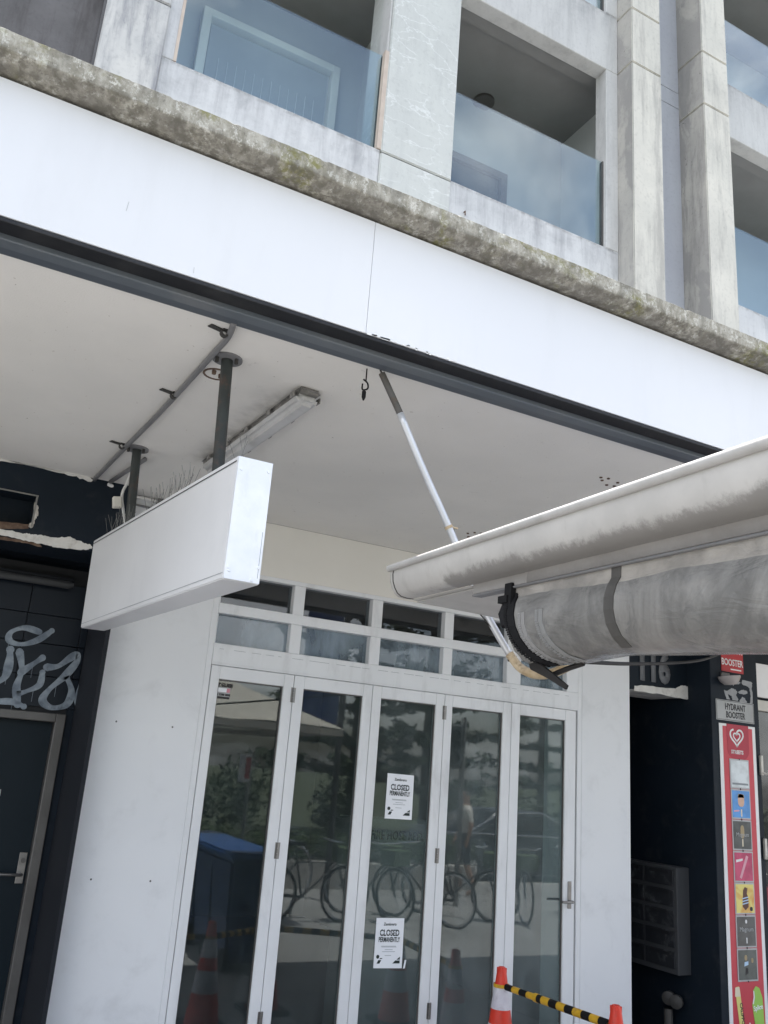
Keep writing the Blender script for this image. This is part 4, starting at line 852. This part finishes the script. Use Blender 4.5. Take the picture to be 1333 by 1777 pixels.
bp = [(.122, -.166), (.122, -.19), (.122, -.20), (.108, -.225), (.098, -.262), (.098, -.30), (.108, -.34), (.130, -.375), (.165, -.402), (.21, -.416), (.26, -.416), (.31, -.40), (.345, -.365), (.362, -.32), (.36, -.27), (.335, -.225), (.29, -.20), (.22, -.19), (.15, -.18), (.136, -.166)]
def sag(s, t, u):
    k = max(0, min(1, (-u-.2)/.2)); return k*(.012*math.sin(s*5.1+.6)+.010*noise.noise(Vector((s*3.7, t*5, 1)))) - k*.012*max(0, s-1.9)
bst = [.87+i*.04 for i in range(0, 58)]
rb = part(extr(bp, bst, wob=sag), 'rolled_sheet', M['vinyl'], RB, smooth=60); setband(rb, lambda s, t, u: (-u-.15)+.02*max(0, 1.4-s) if t < .2 else .3)
def bandstrip(s0, s1, i0, i1, off, name, mat, teeth=False, sl=0., par=RB):
    m_ = MB(); P = bp[i0:i1+1]; c = (.23, -.30)
    up_ = lambda t, u: (t+(t-c[0])*off/.13, u+(u-c[1])*off/.13)
    Q = []
    for i in range(len(P)-1):
        for k in range(3): Q.append((P[i][0]+(P[i+1][0]-P[i][0])*k/3, P[i][1]+(P[i+1][1]-P[i][1])*k/3))
    Q.append(P[-1]); n = len(Q); sh = [sl*(i/(n-1))**2 for i in range(n)]
    st_ = []
    for i, (t, u) in enumerate(Q):
        t2, u2 = up_(t, u); a = SP(s0+sh[i], t, u+sag(s0, t, u)); b = SP(s1+sh[i], t, u+sag(s1, t, u)); a2 = SP(s0+sh[i], t2, u2+sag(s0, t, u)); b2 = SP(s1+sh[i], t2, u2+sag(s1, t, u)); st_.append([a, b, b2, a2])
    m_.sweep(st_, None)
    if teeth:
        for i in range(0, n-1):
            for h in (.25, .75):
                t, u = [Q[i][j]+(Q[i+1][j]-Q[i][j])*h for j in (0, 1)]; t, u = up_(t, u); c_ = SP(s0+sh[i]-.006, t, u+sag(s0, t, u)); m_.obox(c_, G*.007, NX*.0017, UZ*.0024)
    return part(m_, name, mat, par)
bandstrip(.845, .888, 1, 9, .005, 'zip_band', M['rubber'], True, .14)
bandstrip(.955, .977, 4, 9, .003, 'zip_tape', paint('grubby_tape', (.25, .245, .24), rough=.5), True, .10); bandstrip(1.06, 1.085, 4, 9, .003, 'zip_tape', paint('grubby_tape_b', (.22, .22, .215), rough=.5), True, .09)
bandstrip(1.405, 1.448, 0, 8, .003, 'tie_strap', paint('brown_grey_strap', (.085, .08, .073), (.06, .057, .053), .6, 12), False, .0)
part(MB().tube([SP(q, .1195, -.2105-.002*math.sin(q*9)) for q in [.88+.08*i for i in range(27)]], .0012, 5), 'hem_seam', M['clip'], RB)
part(MB().obox(SP(.85, .122, -.19), G*.018, NX*.016, UZ*.032).obox(SP(.825, .112, -.205), G*.024, NX*.013, UZ*.010).tube([SP(.815, .125, -.215), SP(.815, .115, -.255), SP(.835, .108, -.30)], [.014, .018, .010], 8), 'end_bracket', M['rubber'], RB)
part(MB().slab([SP(s, t, u) for s, t, u in ((.86, .19, -.405), (.925, .19, -.415), (1.0, .20, -.452), (1.078, .205, -.492), (1.07, .205, -.505), (.97, .2, -.468), (.88, .19, -.438))], NX*.006), 'loose_strap', M['strap'], RB)
part(MB().tube([SP(.95, .23, -.455), SP(1.02, .24, -.435), SP(1.1, .25, -.418)], .007, 6), 'loose_strap', M['strap'], RB)
bc = thing('black_cable', 'thin black cable sagging from the rolled blind across to the entry', 'cable', tuple(depth(1000, 1147, 3.3)))
part(MB().tube(spline([depth(975, 1140, 3.2), depth(1000, 1147, 3.3), depth(1040, 1150, 3.6), depth(1092, 1152, 4.1), depth(1160, 1151, 5.0), depth(1215, 1146, 5.6), at(1250, 1135, -.27)], 6), .0085, 8), 'cable', M['rubber'], bc, smooth=True)
# white pipe from the awning beam down to the shelter
WP = thing('white_stay_pipe', 'thin white pipe slanting from the awning beam down behind the gutter', 'pipe', (1.435, -2.516, 3.3))
P0 = atz(660, 642, 3.318); P1 = depth(889, 1145, 3.4); K = lambda f: P0.lerp(P1, f)
fr_ = .165
part(MB().tube([K(.0), K(.03)], .004, 8), 'hook_rod', M['clip'], WP); part(MB().tube([K(.012), K(fr_)], .0138, 12), 'rusty_sleeve', paint('rusty_dark_sleeve', (.11, .105, .10), (.075, .068, .06), .6, 14, dirt=(.22, .12, .06), dirt_amt=.6, dscale=14), WP, smooth=40)
PK = lambda x, y, f: depth(x, y, (P0-CAM).dot(FW)*(1-f)+3.4*f)
PP = [K(fr_-.01), PK(735, 816, .36), PK(779, 915, .56), PK(836, 1049, .8), PK(888, 1142, .985)]
part(MB().tube(spline(PP, 4), .0145, 14), 'pipe', M['silver_pipe'], WP, smooth=True)
part(MB().tube([PP[2]+Vector((.02, 0, 0)), PP[3]+Vector((-.016, 0, -.03)), PP[4]+Vector((-.008, 0, .03))], .003, 6), 'wire', M['clip'], WP)
k = PP[2]; part(MB().lathe([(.015, -.006), (.0175, -.006), (.0175, .006), (.015, .006)], k, P1-P0, 14).obox(k+Vector((.024, -.008, 0)), (.012, 0, 0), (0, .004, 0), (0, 0, .003)), 'cable_tie', M['pvc_old'], WP)
el = [PK(884, 1135, .97), depth(900, 1156, 3.38), depth(915, 1166, 3.36), depth(935, 1171, 3.32), depth(960, 1168, 3.25), depth(990, 1154, 3.15), depth(1010, 1140, 3.05)]
part(MB().tube(spline(el, 5), .0175, 14), 'elbow', M['pvc_old'], WP, smooth=True); part(MB().lathe([(.016, -.004), (.020, -.004), (.020, .004), (.016, .004)], PK(889, 1143, .985), P1-P0, 14), 'collar', M['clip'], WP)

# ------------------------------------------------------------------ cones and bars
def make_cone(loc, label):
    t = thing('traffic_cone', label, 'cone', loc, 'traffic cones in front of the closed shop'); x, y, z = loc
    rr = lambda h: .132-(.132-.027)*(h/.72)
    part(MB().box(x-.18, x+.18, y-.18, y+.18, z+.002, z+.035), 'base', M['rubber'], t, bevel=.015, seg=2)
    part(MB().lathe([(rr(h), h) for h in (.03, .2, .4, .6, .70)]+[(.022, .72), (.015, .72), (.015, .69)], (x, y, z), (0, 0, 1), 28), 'cone_body', M['orange'], t, smooth=40)
    for a, b in ((.475, .60), (.24, .39)): part(MB().lathe([(rr(a)+.0005, a), (rr(a)+.002, a+.001), (rr(b)+.002, b-.001), (rr(b)+.0005, b)], (x, y, z), (0, 0, 1), 28), 'reflective_sleeve', M['reflect'], t, smooth=40)
    m_ = MB()
    for k_ in range(4):
        an = k_*1.57+.75; m_.obox((x+.027*math.cos(an), y+.027*math.sin(an), z+.70), (.006*math.cos(an), .006*math.sin(an), 0), (-.002*math.sin(an), .002*math.cos(an), 0), (0, 0, .016))
    part(m_, 'tip_ribs', M['orange'], t)
    return t
cA = atz(872, 1671, .6); cB = atz(1069, 1744, .6)
CN = [(3.78, -.25), (cB.x, cB.y), (2.35, -1.42), (2.95, -1.75), (1.25, -1.5)]
LB = ['orange and white traffic cone by the rightmost door with a striped bar hooked on it', 'orange traffic cone tip showing in front of the right white pilaster', 'orange traffic cone mirrored in the left door glass', 'orange traffic cone mirrored in the second door glass', 'orange traffic cone below the left white pilaster']
for c, l in zip(CN, LB): make_cone((c[0], c[1], GZ), l)
def make_bar(a, b, label):
    A_, B_ = Vector((a[0], a[1], GZ+.61)), Vector((b[0], b[1], GZ+.61)); t = thing('cone_bar', label, 'barrier', tuple((A_+B_)/2), 'yellow and black bars joining the cones'); L_ = B_-A_; dd = L_.normalized()
    for q_ in (A_, B_): part(MB().lathe([(.046, -.01), (.052, -.01), (.052, .01), (.046, .01)], q_, (0, 0, 1), 24), 'end_ring', M['yellow'], t, smooth=40)
    n_ = 13; s0, s1 = .05, L_.length-.05
    for i in range(n_):
        a_, b__ = s0+(s1-s0)*i/n_, s0+(s1-s0)*(i+1)/n_; r0 = .024 if i > 3 else .020
        part(MB().tube([A_+dd*a_, A_+dd*b__], r0, 12), 'bar_segment', M['yellow'] if i % 2 else M['rubber'], t, smooth=40)
    part(MB().tube([A_+dd*(s0+(s1-s0)*.305), A_+dd*(s0+(s1-s0)*.34)], .026, 14), 'lock_collar', M['yellow'], t, smooth=40)
make_bar(CN[0], CN[1], 'yellow and black striped bar running down from the rightmost door cone')
make_bar(CN[1], CN[3], 'yellow and black bar between the pilaster cone and the second mirrored cone'); make_bar(CN[3], CN[2], 'yellow and black bar between the two cones mirrored in the left doors'); make_bar(CN[2], CN[4], 'yellow and black bar reaching the cone below the left pilaster')

# ------------------------------------------------------------------ the street behind the camera, seen in the glass
def make_bin(x, y):
    t = thing('recycling_bin', 'blue wheeled bin standing in a row on the pavement, seen in the left door glass', 'bin', (x, y, GZ), 'row of blue wheeled bins'); z = GZ
    part(MB().hexa([(x-.21, y-.24, z+.06), (x+.21, y-.24, z+.06), (x+.21, y+.22, z+.06), (x-.21, y+.22, z+.06), (x-.28, y-.33, z+.98), (x+.28, y-.33, z+.98), (x+.28, y+.30, z+.98), (x-.28, y+.30, z+.98)]), 'bin_body', M['bin'], t, bevel=.03, seg=2)
    part(MB().box(x-.3, x+.3, y-.36, y+.33, z+.98, z+1.05), 'lid', M['bin_lid'], t, bevel=.025, seg=2); part(MB().tube([(x-.24, y+.36, z+1.0), (x+.24, y+.36, z+1.0)], .015, 8), 'handle', M['bin'], t)
    for s in (-1, 1): part(MB().lathe([(.0, 0), (.1, 0), (.1, .05), (.0, .05)], (x+s*.22, y+.24, z+.1), (s, 0, 0), 14), 'wheel', M['tyre'], t)
    return t
b0 = make_bin(3.3, -3.35)
b0['label'] = 'nearest blue wheeled bin of the row mirrored in the left door glass'
for k in range(1, 4): c = copy_tree(b0); c['label'] = ['second blue wheeled bin of the row mirrored in the left door glass', 'third blue wheeled bin of the row mirrored in the left door glass', 'farthest blue wheeled bin of the row mirrored in the left door glass'][k-1]; c.location = Vector((3.3+.03*k, -3.35-.66*k, GZ))
def make_bike(x, y):
    t = thing('bicycle', 'bicycle with a green basket mirrored in the glass nearest the round hoop rack', 'bicycle', (x, y, GZ), 'bicycles parked at the kerb'); z = GZ
    wh = [(x-.52, .34), (x+.52, .34)]
    for wx, r in wh:
        o = part(MB().tube([(wx+r*math.cos(a), y, z+r+r*math.sin(a)) for a in [2*math.pi*k/28 for k in range(29)]], .017, 8), 'wheel', M['tyre'], t, smooth=True)
        m_ = MB()
        for k in range(12): a = 2*math.pi*k/12; m_.tube([(wx, y, z+r), (wx+(r-.02)*math.cos(a), y, z+r+(r-.02)*math.sin(a))], .002, 4)
        m_.tube([(wx+(r-.03)*math.cos(a), y, z+r+(r-.03)*math.sin(a)) for a in [2*math.pi*k/28 for k in range(29)]], .008, 6); m_.build('rim', M['chrome'], o)
    f = lambda *p_: [(x+a, y, z+b) for a, b in p_]
    part(MB().tube(f((-.52, .34), (-.1, .30), (.38, .72), (-.2, .72), (-.1, .30)), .018, 8).tube(f((-.52, .34), (-.2, .72)), .012, 8).tube(f((.52, .34), (.38, .72), (.34, .95)), .016, 8).tube(f((-.2, .7), (-.24, .92)), .014, 8), 'frame', M['pole_dark'], t)
    part(MB().tube([(x+.28, y-.28, z+1.0), (x+.34, y-.2, z+.98), (x+.34, y+.2, z+.98), (x+.28, y+.28, z+1.0)], .012, 8), 'handlebar', M['chrome'], t); part(MB().hexa([(x-.38, y-.08, z+.92), (x-.1, y-.025, z+.92), (x-.1, y+.025, z+.92), (x-.38, y+.08, z+.92), (x-.37, y-.06, z+.97), (x-.1, y-.02, z+.955), (x-.1, y+.02, z+.955), (x-.37, y+.06, z+.97)]), 'saddle', M['rubber'], t, bevel=.01)
    part(MB().box(x+.36, x+.62, y-.16, y+.16, z+.72, z+.92), 'basket', M['hedge'], t, bevel=.01)
    return t
bk = make_bike(5.0, -5.6)
for i, (x, y, a) in enumerate(((6.0, -5.9, 1.25), (6.7, -5.6, -2.0), (7.5, -5.9, .8), (8.4, -5.8, 1.9), (9.5, -5.7, -1.0))): c = copy_tree(bk); c['label'] = 'bicycle with a green basket mirrored in the glass, %s from the bins in the row' % ('second', 'third', 'fourth', 'fifth', 'last')[i]; c.location = (x, y, GZ); c.rotation_euler.z = a
RK = thing('bike_rack', 'round steel hoop bike rack at the kerb behind the bins', 'rack', (4.75, -5.9, GZ))
part(MB().tube([(4.75+.4*math.cos(a), -5.9, GZ+.55+.4*math.sin(a)) for a in [-1.2+k*(math.pi+2.4)/24 for k in range(25)]], .02, 8), 'hoop', M['chrome'], RK, smooth=True); part(MB().tube([(4.6, -5.9, GZ), (4.6, -5.9, GZ+.19)], .02, 8).tube([(4.9, -5.9, GZ), (4.9, -5.9, GZ+.19)], .02, 8), 'foot', M['chrome'], RK)
UM = thing('cafe_umbrella', 'large square beige cafe umbrella across the pavement, seen in the left doors', 'umbrella', (3.5, -6.6, GZ))
uc = Vector((3.5, -6.6)); ez, az = 2.27, 3.05; cs = [(uc.x+a*1.55, uc.y+b*1.55) for a, b in ((-1, -1), (1, -1), (1, 1), (-1, 1))]
m = MB(); nn = 10; V = []
for j in range(nn+1):
    for i in range(nn+1):
        a, b = i/nn*2-1, j/nn*2-1; r_ = max(abs(a), abs(b)); V.append((uc.x+a*1.55, uc.y+b*1.55, az-(az-ez)*(r_**.85)+.03*math.sin(abs(a)*3)*r_))
F_ = [(j*(nn+1)+i, j*(nn+1)+i+1, (j+1)*(nn+1)+i+1, (j+1)*(nn+1)+i) for j in range(nn) for i in range(nn)]
m.add(V, F_); m.add([(x_, y_, z_-.012) for x_, y_, z_ in V], [f[::-1] for f in F_]); part(m, 'canopy', M['canvas'], UM, smooth=50)
m = MB()
for i in range(4): a, b = cs[i], cs[(i+1) % 4]; m.slab([(a[0], a[1], ez-.08), (b[0], b[1], ez-.08), (b[0], b[1], ez), (a[0], a[1], ez)], ((uc.x-a[0]+uc.x-b[0])*.003, (uc.y-a[1]+uc.y-b[1])*.003, 0))
part(m, 'valance', M['canvas'], UM)
part(MB().tube([(uc.x, uc.y, GZ), (uc.x, uc.y, az)], .03, 10), 'pole', M['pole_dark'], UM); part(MB().box(uc.x-.4, uc.x+.4, uc.y-.4, uc.y+.4, GZ+.002, GZ+.08), 'base', M['planter'], UM)
for c in cs: part(MB().tube([(uc.x, uc.y, az-.1), (c[0], c[1], ez+.02-.05)], .012, 6), 'rib', M['pole_dark'], UM)
TS = thing('traffic_signal', 'traffic signal on a slim pole by the kerb, seen in the fourth door glass', 'traffic light', (8.1, -6.9, GZ))
part(MB().tube([(8.1, -6.9, GZ), (8.1, -6.9, 2.75)], .045, 10), 'pole', M['metal'], TS)
hd = part(MB().box(7.62, 8.0, -7.05, -6.75, 1.95, 2.62), 'signal_head', M['pole_dark'], TS, bevel=.03)
for z in (2.45, 2.28, 2.1): MB().lathe([(.09, 0), (.09, .1), (.08, .1), (.08, 0)], (7.81, -6.75, z), (0, 1, 0), 14).build('visor', M['rubber'], hd)
BP = thing('banner_pole', 'blue street banner on a dark pole beyond the umbrella', 'banner', (5.9, -9.0 if False else -7.3, GZ))
part(MB().tube([(6.05, -7.3, GZ), (6.05, -7.3, 4.6)], .05, 10), 'pole', M['pole_dark'], BP); part(MB().box(5.35, 5.98, -7.31, -7.29, 2.45, 4.4), 'banner_cloth', M['banner'], BP)
RSN = thing('street_sign', 'small red and white parking sign on a thin pole beyond the bins', 'sign', (4.6, -7.2, GZ)); part(MB().tube([(4.6, -7.2, GZ), (4.6, -7.2, 1.95)], .025, 8), 'pole', M['metal'], RSN); part(MB().box(4.42, 4.6, -7.18, -7.165, 1.5, 1.9), 'plate', M['white'], RSN); part(MB().box(4.52, 4.595, -7.165, -7.162, 1.55, 1.85), 'red_field', M['red_sign'], RSN)
PW = tag(MB().box(-2, 9.6, -9.3, -8.6, GZ-.1, .30).build('planter_wall', M['planter'], bevel=.02), 'low pale planter wall under the hedge along the kerb', 'planter')
def leaf_cloud(m_, cx, cy, cz, rx, ry, rz, n_, sz, rg_, flat=.4):
    for _ in range(n_):
        while True:
            a, b, c = rg_.uniform(-1, 1), rg_.uniform(-1, 1), rg_.uniform(-1, 1)
            if a*a+b*b+c*c < 1: break
        p_ = Vector((cx+a*rx, cy+b*ry, cz+c*rz)); d_ = Vector((rg_.gauss(0, 1), rg_.gauss(0, 1), rg_.gauss(0, flat))).normalized(); e_ = d_.cross(Vector((rg_.gauss(0, 1), rg_.gauss(0, 1), rg_.gauss(0, 1)))).normalized()
        s_ = sz*rg_.uniform(.6, 1.4); m_.add([p_-d_*s_, p_-e_*s_*.35, p_+d_*s_, p_+e_*s_*.35], [(0, 1, 2, 3)])
rg_ = random.Random(21); m = MB()
for i in range(24): leaf_cloud(m, -1.7+i*.48+rg_.gauss(0, .1), -8.95+rg_.gauss(0, .05), .5+rg_.gauss(0, .05), .45, .34, .28+rg_.random()*.16, 900, .038, rg_)
tag(m.build('hedge', M['hedge']), kind='stuff', label='rough green hedge growing in the planter along the kerb', cat='hedge')
m = MB(); rg_ = random.Random(8)
for i in range(52):
    if rg_.random() < (.1 if i < 18 else .25): continue
    h_ = rg_.uniform(1.0, 2.2) if i < 18 else rg_.uniform(.4, 1.5); leaf_cloud(m, -4+i*.95+rg_.gauss(0, .4), -20+rg_.gauss(0, 1.2), h_*.55, .95, .9, h_*.62, 420, .11, rg_)
tag(m.build('shrub_belt', M['needle']), kind='stuff', label='dark shrubs growing in a belt across the road', cat='shrubs')
def pine_mesh(seed, H):
    rg = random.Random(seed); tr = MB().tube([(0, 0, 0), (.03, 0, H*.3), (0, .03, H*.7), (0, 0, H)], [.32, .26, .14, .03], 10); cr = MB()
    z = H*.14
    while z < H*.98:
        f = 1-(z/H); Lb = .4+3.7*f**.8*(1 if z > H*.22 else .75); nb_ = 6 if f > .2 else 5; a0 = rg.random()*6
        for k in range(nb_):
            a = a0+k*6.283/nb_+rg.gauss(0, .15); Lk = Lb*rg.uniform(.8, 1.1); pts = [Vector((math.cos(a)*Lk*q, math.sin(a)*Lk*q, z-.10*Lk*q+.22*Lk*q*q)) for q in (0, .35, .7, 1)]
            tr.tube(pts, [.06, .045, .03, .012], 5)
            for q in range(int(5.5*Lk)):
                s_ = .15+.85*rg.random(); pp = Vector((math.cos(a)*Lk*s_, math.sin(a)*Lk*s_, z-.10*Lk*s_+.22*Lk*s_*s_)); leaf_cloud(cr, pp.x+rg.gauss(0, .12), pp.y+rg.gauss(0, .12), pp.z-.08, .30, .30, .13, 9, .15, rg, .8)
        z += .85+.35*rg.random()
    return tr, cr
PT = []
for seed, H in ((1, 15), (2, 12)):
    t = thing('pine_tree', '', 'tree', (0, 0, 0), 'norfolk pines across the road'); a, b = pine_mesh(seed, H); part(a, 'trunk', M['bark'], t); part(b, 'crown', M['needle'], t); PT.append(t)
spots = [(13.0, -20.5, 0, 'tall tiered pine across the road behind the second door glass'), (16.6, -22, 1, 'tiered pine across the road behind the middle and fourth door glass'), (7.2, -30, 1, 'tiered pine far across the road behind the cafe umbrella'), (31, -34, 0, 'far tiered pine across the road behind the rightmost door glass')]
used = [False, False]
for x, y, k, l in spots:
    c = PT[k] if not used[k] else copy_tree(PT[k]); used[k] = True; c.location = (x, y, GZ-.1); c.rotation_euler.z = x; c['label'] = l
# car on the road
CX_, CY_ = 11.9, -11.1
PC = thing('parked_car', 'dark car with bright trim on the road, seen in the rightmost door glass', 'car', (CX_, CY_, GZ-.12)); cz_ = GZ-.12
side = [(-2.2, .35), (-2.15, .75), (-1.9, .92), (-1.25, 1.0), (-.55, 1.42), (.55, 1.46), (1.35, 1.12), (2.0, 1.0), (2.2, .8), (2.2, .35), (1.75, .22), (-1.75, .22)]
rows = []
for yy, sq, ins in ((-.86, .0, .06), (-.80, 0, 0), (0, .03, 0), (.80, 0, 0), (.86, 0, .06)): rows.append([Vector((CX_+x_*(1-ins*.5), CY_+(yy*(.84 if z_ > 1.05 else 1)), cz_+z_+(sq if z_ > .9 else 0)-(ins*.5 if z_ > .9 else 0))) for x_, z_ in side])
m = MB(); m.sweep(rows, None); part(m, 'car_body', M['car'], PC, bevel=.03, seg=2, smooth=35)
for s in (-1, 1):
    ys = CY_+s*.765; P = [Vector((CX_+x_, ys+s*.035*(1 if z_ < 1.1 else 0), cz_+z_)) for x_, z_ in ((-1.0, 1.06), (-.5, 1.36), (.5, 1.39), (1.1, 1.1))]; part(MB().slab(P, (0, s*.012, 0)), 'side_window', M['car_glass'], PC)
    part(MB().tube([(CX_-1.3, ys+s*.05, cz_+1.03), (CX_-.52, ys, cz_+1.42), (CX_+.55, ys, cz_+1.45), (CX_+1.4, ys+s*.05, cz_+1.1)], .018, 6).tube([(CX_-2.0, ys+s*.1, cz_+.99), (CX_+1.9, ys+s*.1, cz_+.98)], .014, 6), 'bright_trim', M['chrome'], PC)
    for xx in (-1.35, 1.35):
        wl_ = part(MB().lathe([(.0, 0), (.31, 0), (.33, .03), (.33, .19), (.31, .22), (.0, .22)], (CX_+xx, CY_+s*.66, cz_+.33), (0, s, 0), 20), 'wheel', M['tyre'], PC); MB().lathe([(.0, 0), (.2, 0), (.19, .012), (.0, .015)], (CX_+xx, CY_+s*.881, cz_+.33), (0, s, 0), 16).build('rim', M['chrome'], wl_)

# a person walking on the far pavement edge, seen small in the fourth door glass
px_ = at(812, 1430, 8.0).x; PO = Vector((px_, -8.0, GZ))
J = dict(pel=(0, 0, .93), sp=(0, 0, 1.12), ch=(0, 0, 1.34), nk=(0, .01, 1.48), hd=(0, .03, 1.60), ht=(0, .02, 1.72), ls=(-.18, 0, 1.40), le=(-.25, .02, 1.13), lw=(-.22, .12, .90), lh=(-.21, .15, .80), rs=(.18, 0, 1.40), re=(.25, -.03, 1.13), rw=(.24, .03, .88), rh=(.24, .05, .78), lp=(-.10, 0, .88), lk=(-.11, .10, .50), la=(-.11, .02, .09), lt=(-.11, .20, .03), rp=(.10, 0, .88), rk=(.11, -.02, .48), ra=(.11, -.16, .12), rt=(.11, -.02, .03))
RD = dict(pel=.14, sp=.125, ch=.14, nk=.055, hd=.085, ht=.07, ls=.065, le=.045, lw=.03, lh=.035, rs=.065, re=.045, rw=.03, rh=.035, lp=.095, lk=.06, la=.04, lt=.035, rp=.095, rk=.06, ra=.04, rt=.035)
ED = 'pel-sp sp-ch ch-nk nk-hd hd-ht ch-ls ls-le le-lw lw-lh ch-rs rs-re re-rw rw-rh pel-lp lp-lk lk-la la-lt pel-rp rp-rk rk-ra ra-rt'.split()
ks = list(J); me = bpy.data.meshes.new('body'); me.from_pydata([J[k] for k in ks], [tuple(ks.index(q) for q in e.split('-')) for e in ED], [])
ob = bpy.data.objects.new('body', me); col.objects.link(ob); md = ob.modifiers.new('skin', 'SKIN'); sv = me.skin_vertices[0].data
for i, k in enumerate(ks): sv[i].radius = (RD[k], RD[k]*(.75 if k in ('pel', 'sp', 'ch') else 1)); sv[i].use_root = k == 'pel'
ob.modifiers.new('sub', 'SUBSURF').levels = 2; bpy.context.view_layer.update()
m2 = bpy.data.meshes.new_from_object(ob.evaluated_get(bpy.context.evaluated_depsgraph_get())); bpy.data.objects.remove(ob)
for q in ('skin', 'shirt', 'shorts', 'hair'): m2.materials.append(M[q])
for p_ in m2.polygons:
    c = p_.center; p_.material_index = 3 if (c.z > 1.63 and c.y < .06) or c.z > 1.70 else 1 if 1.0 < c.z < 1.47 and (abs(c.x) < .2 or c.z > 1.2) else 2 if .5 < c.z <= 1.0 and abs(c.x) < .19 else 0
m2.polygons.foreach_set('use_smooth', [True]*len(m2.polygons))
ob = bpy.data.objects.new('person', m2); col.objects.link(ob); ob.location = PO; ob.rotation_euler.z = 1.9
tag(ob, 'person in a pale t-shirt and dark shorts walking behind the bicycles, mirrored in the glass', 'person')
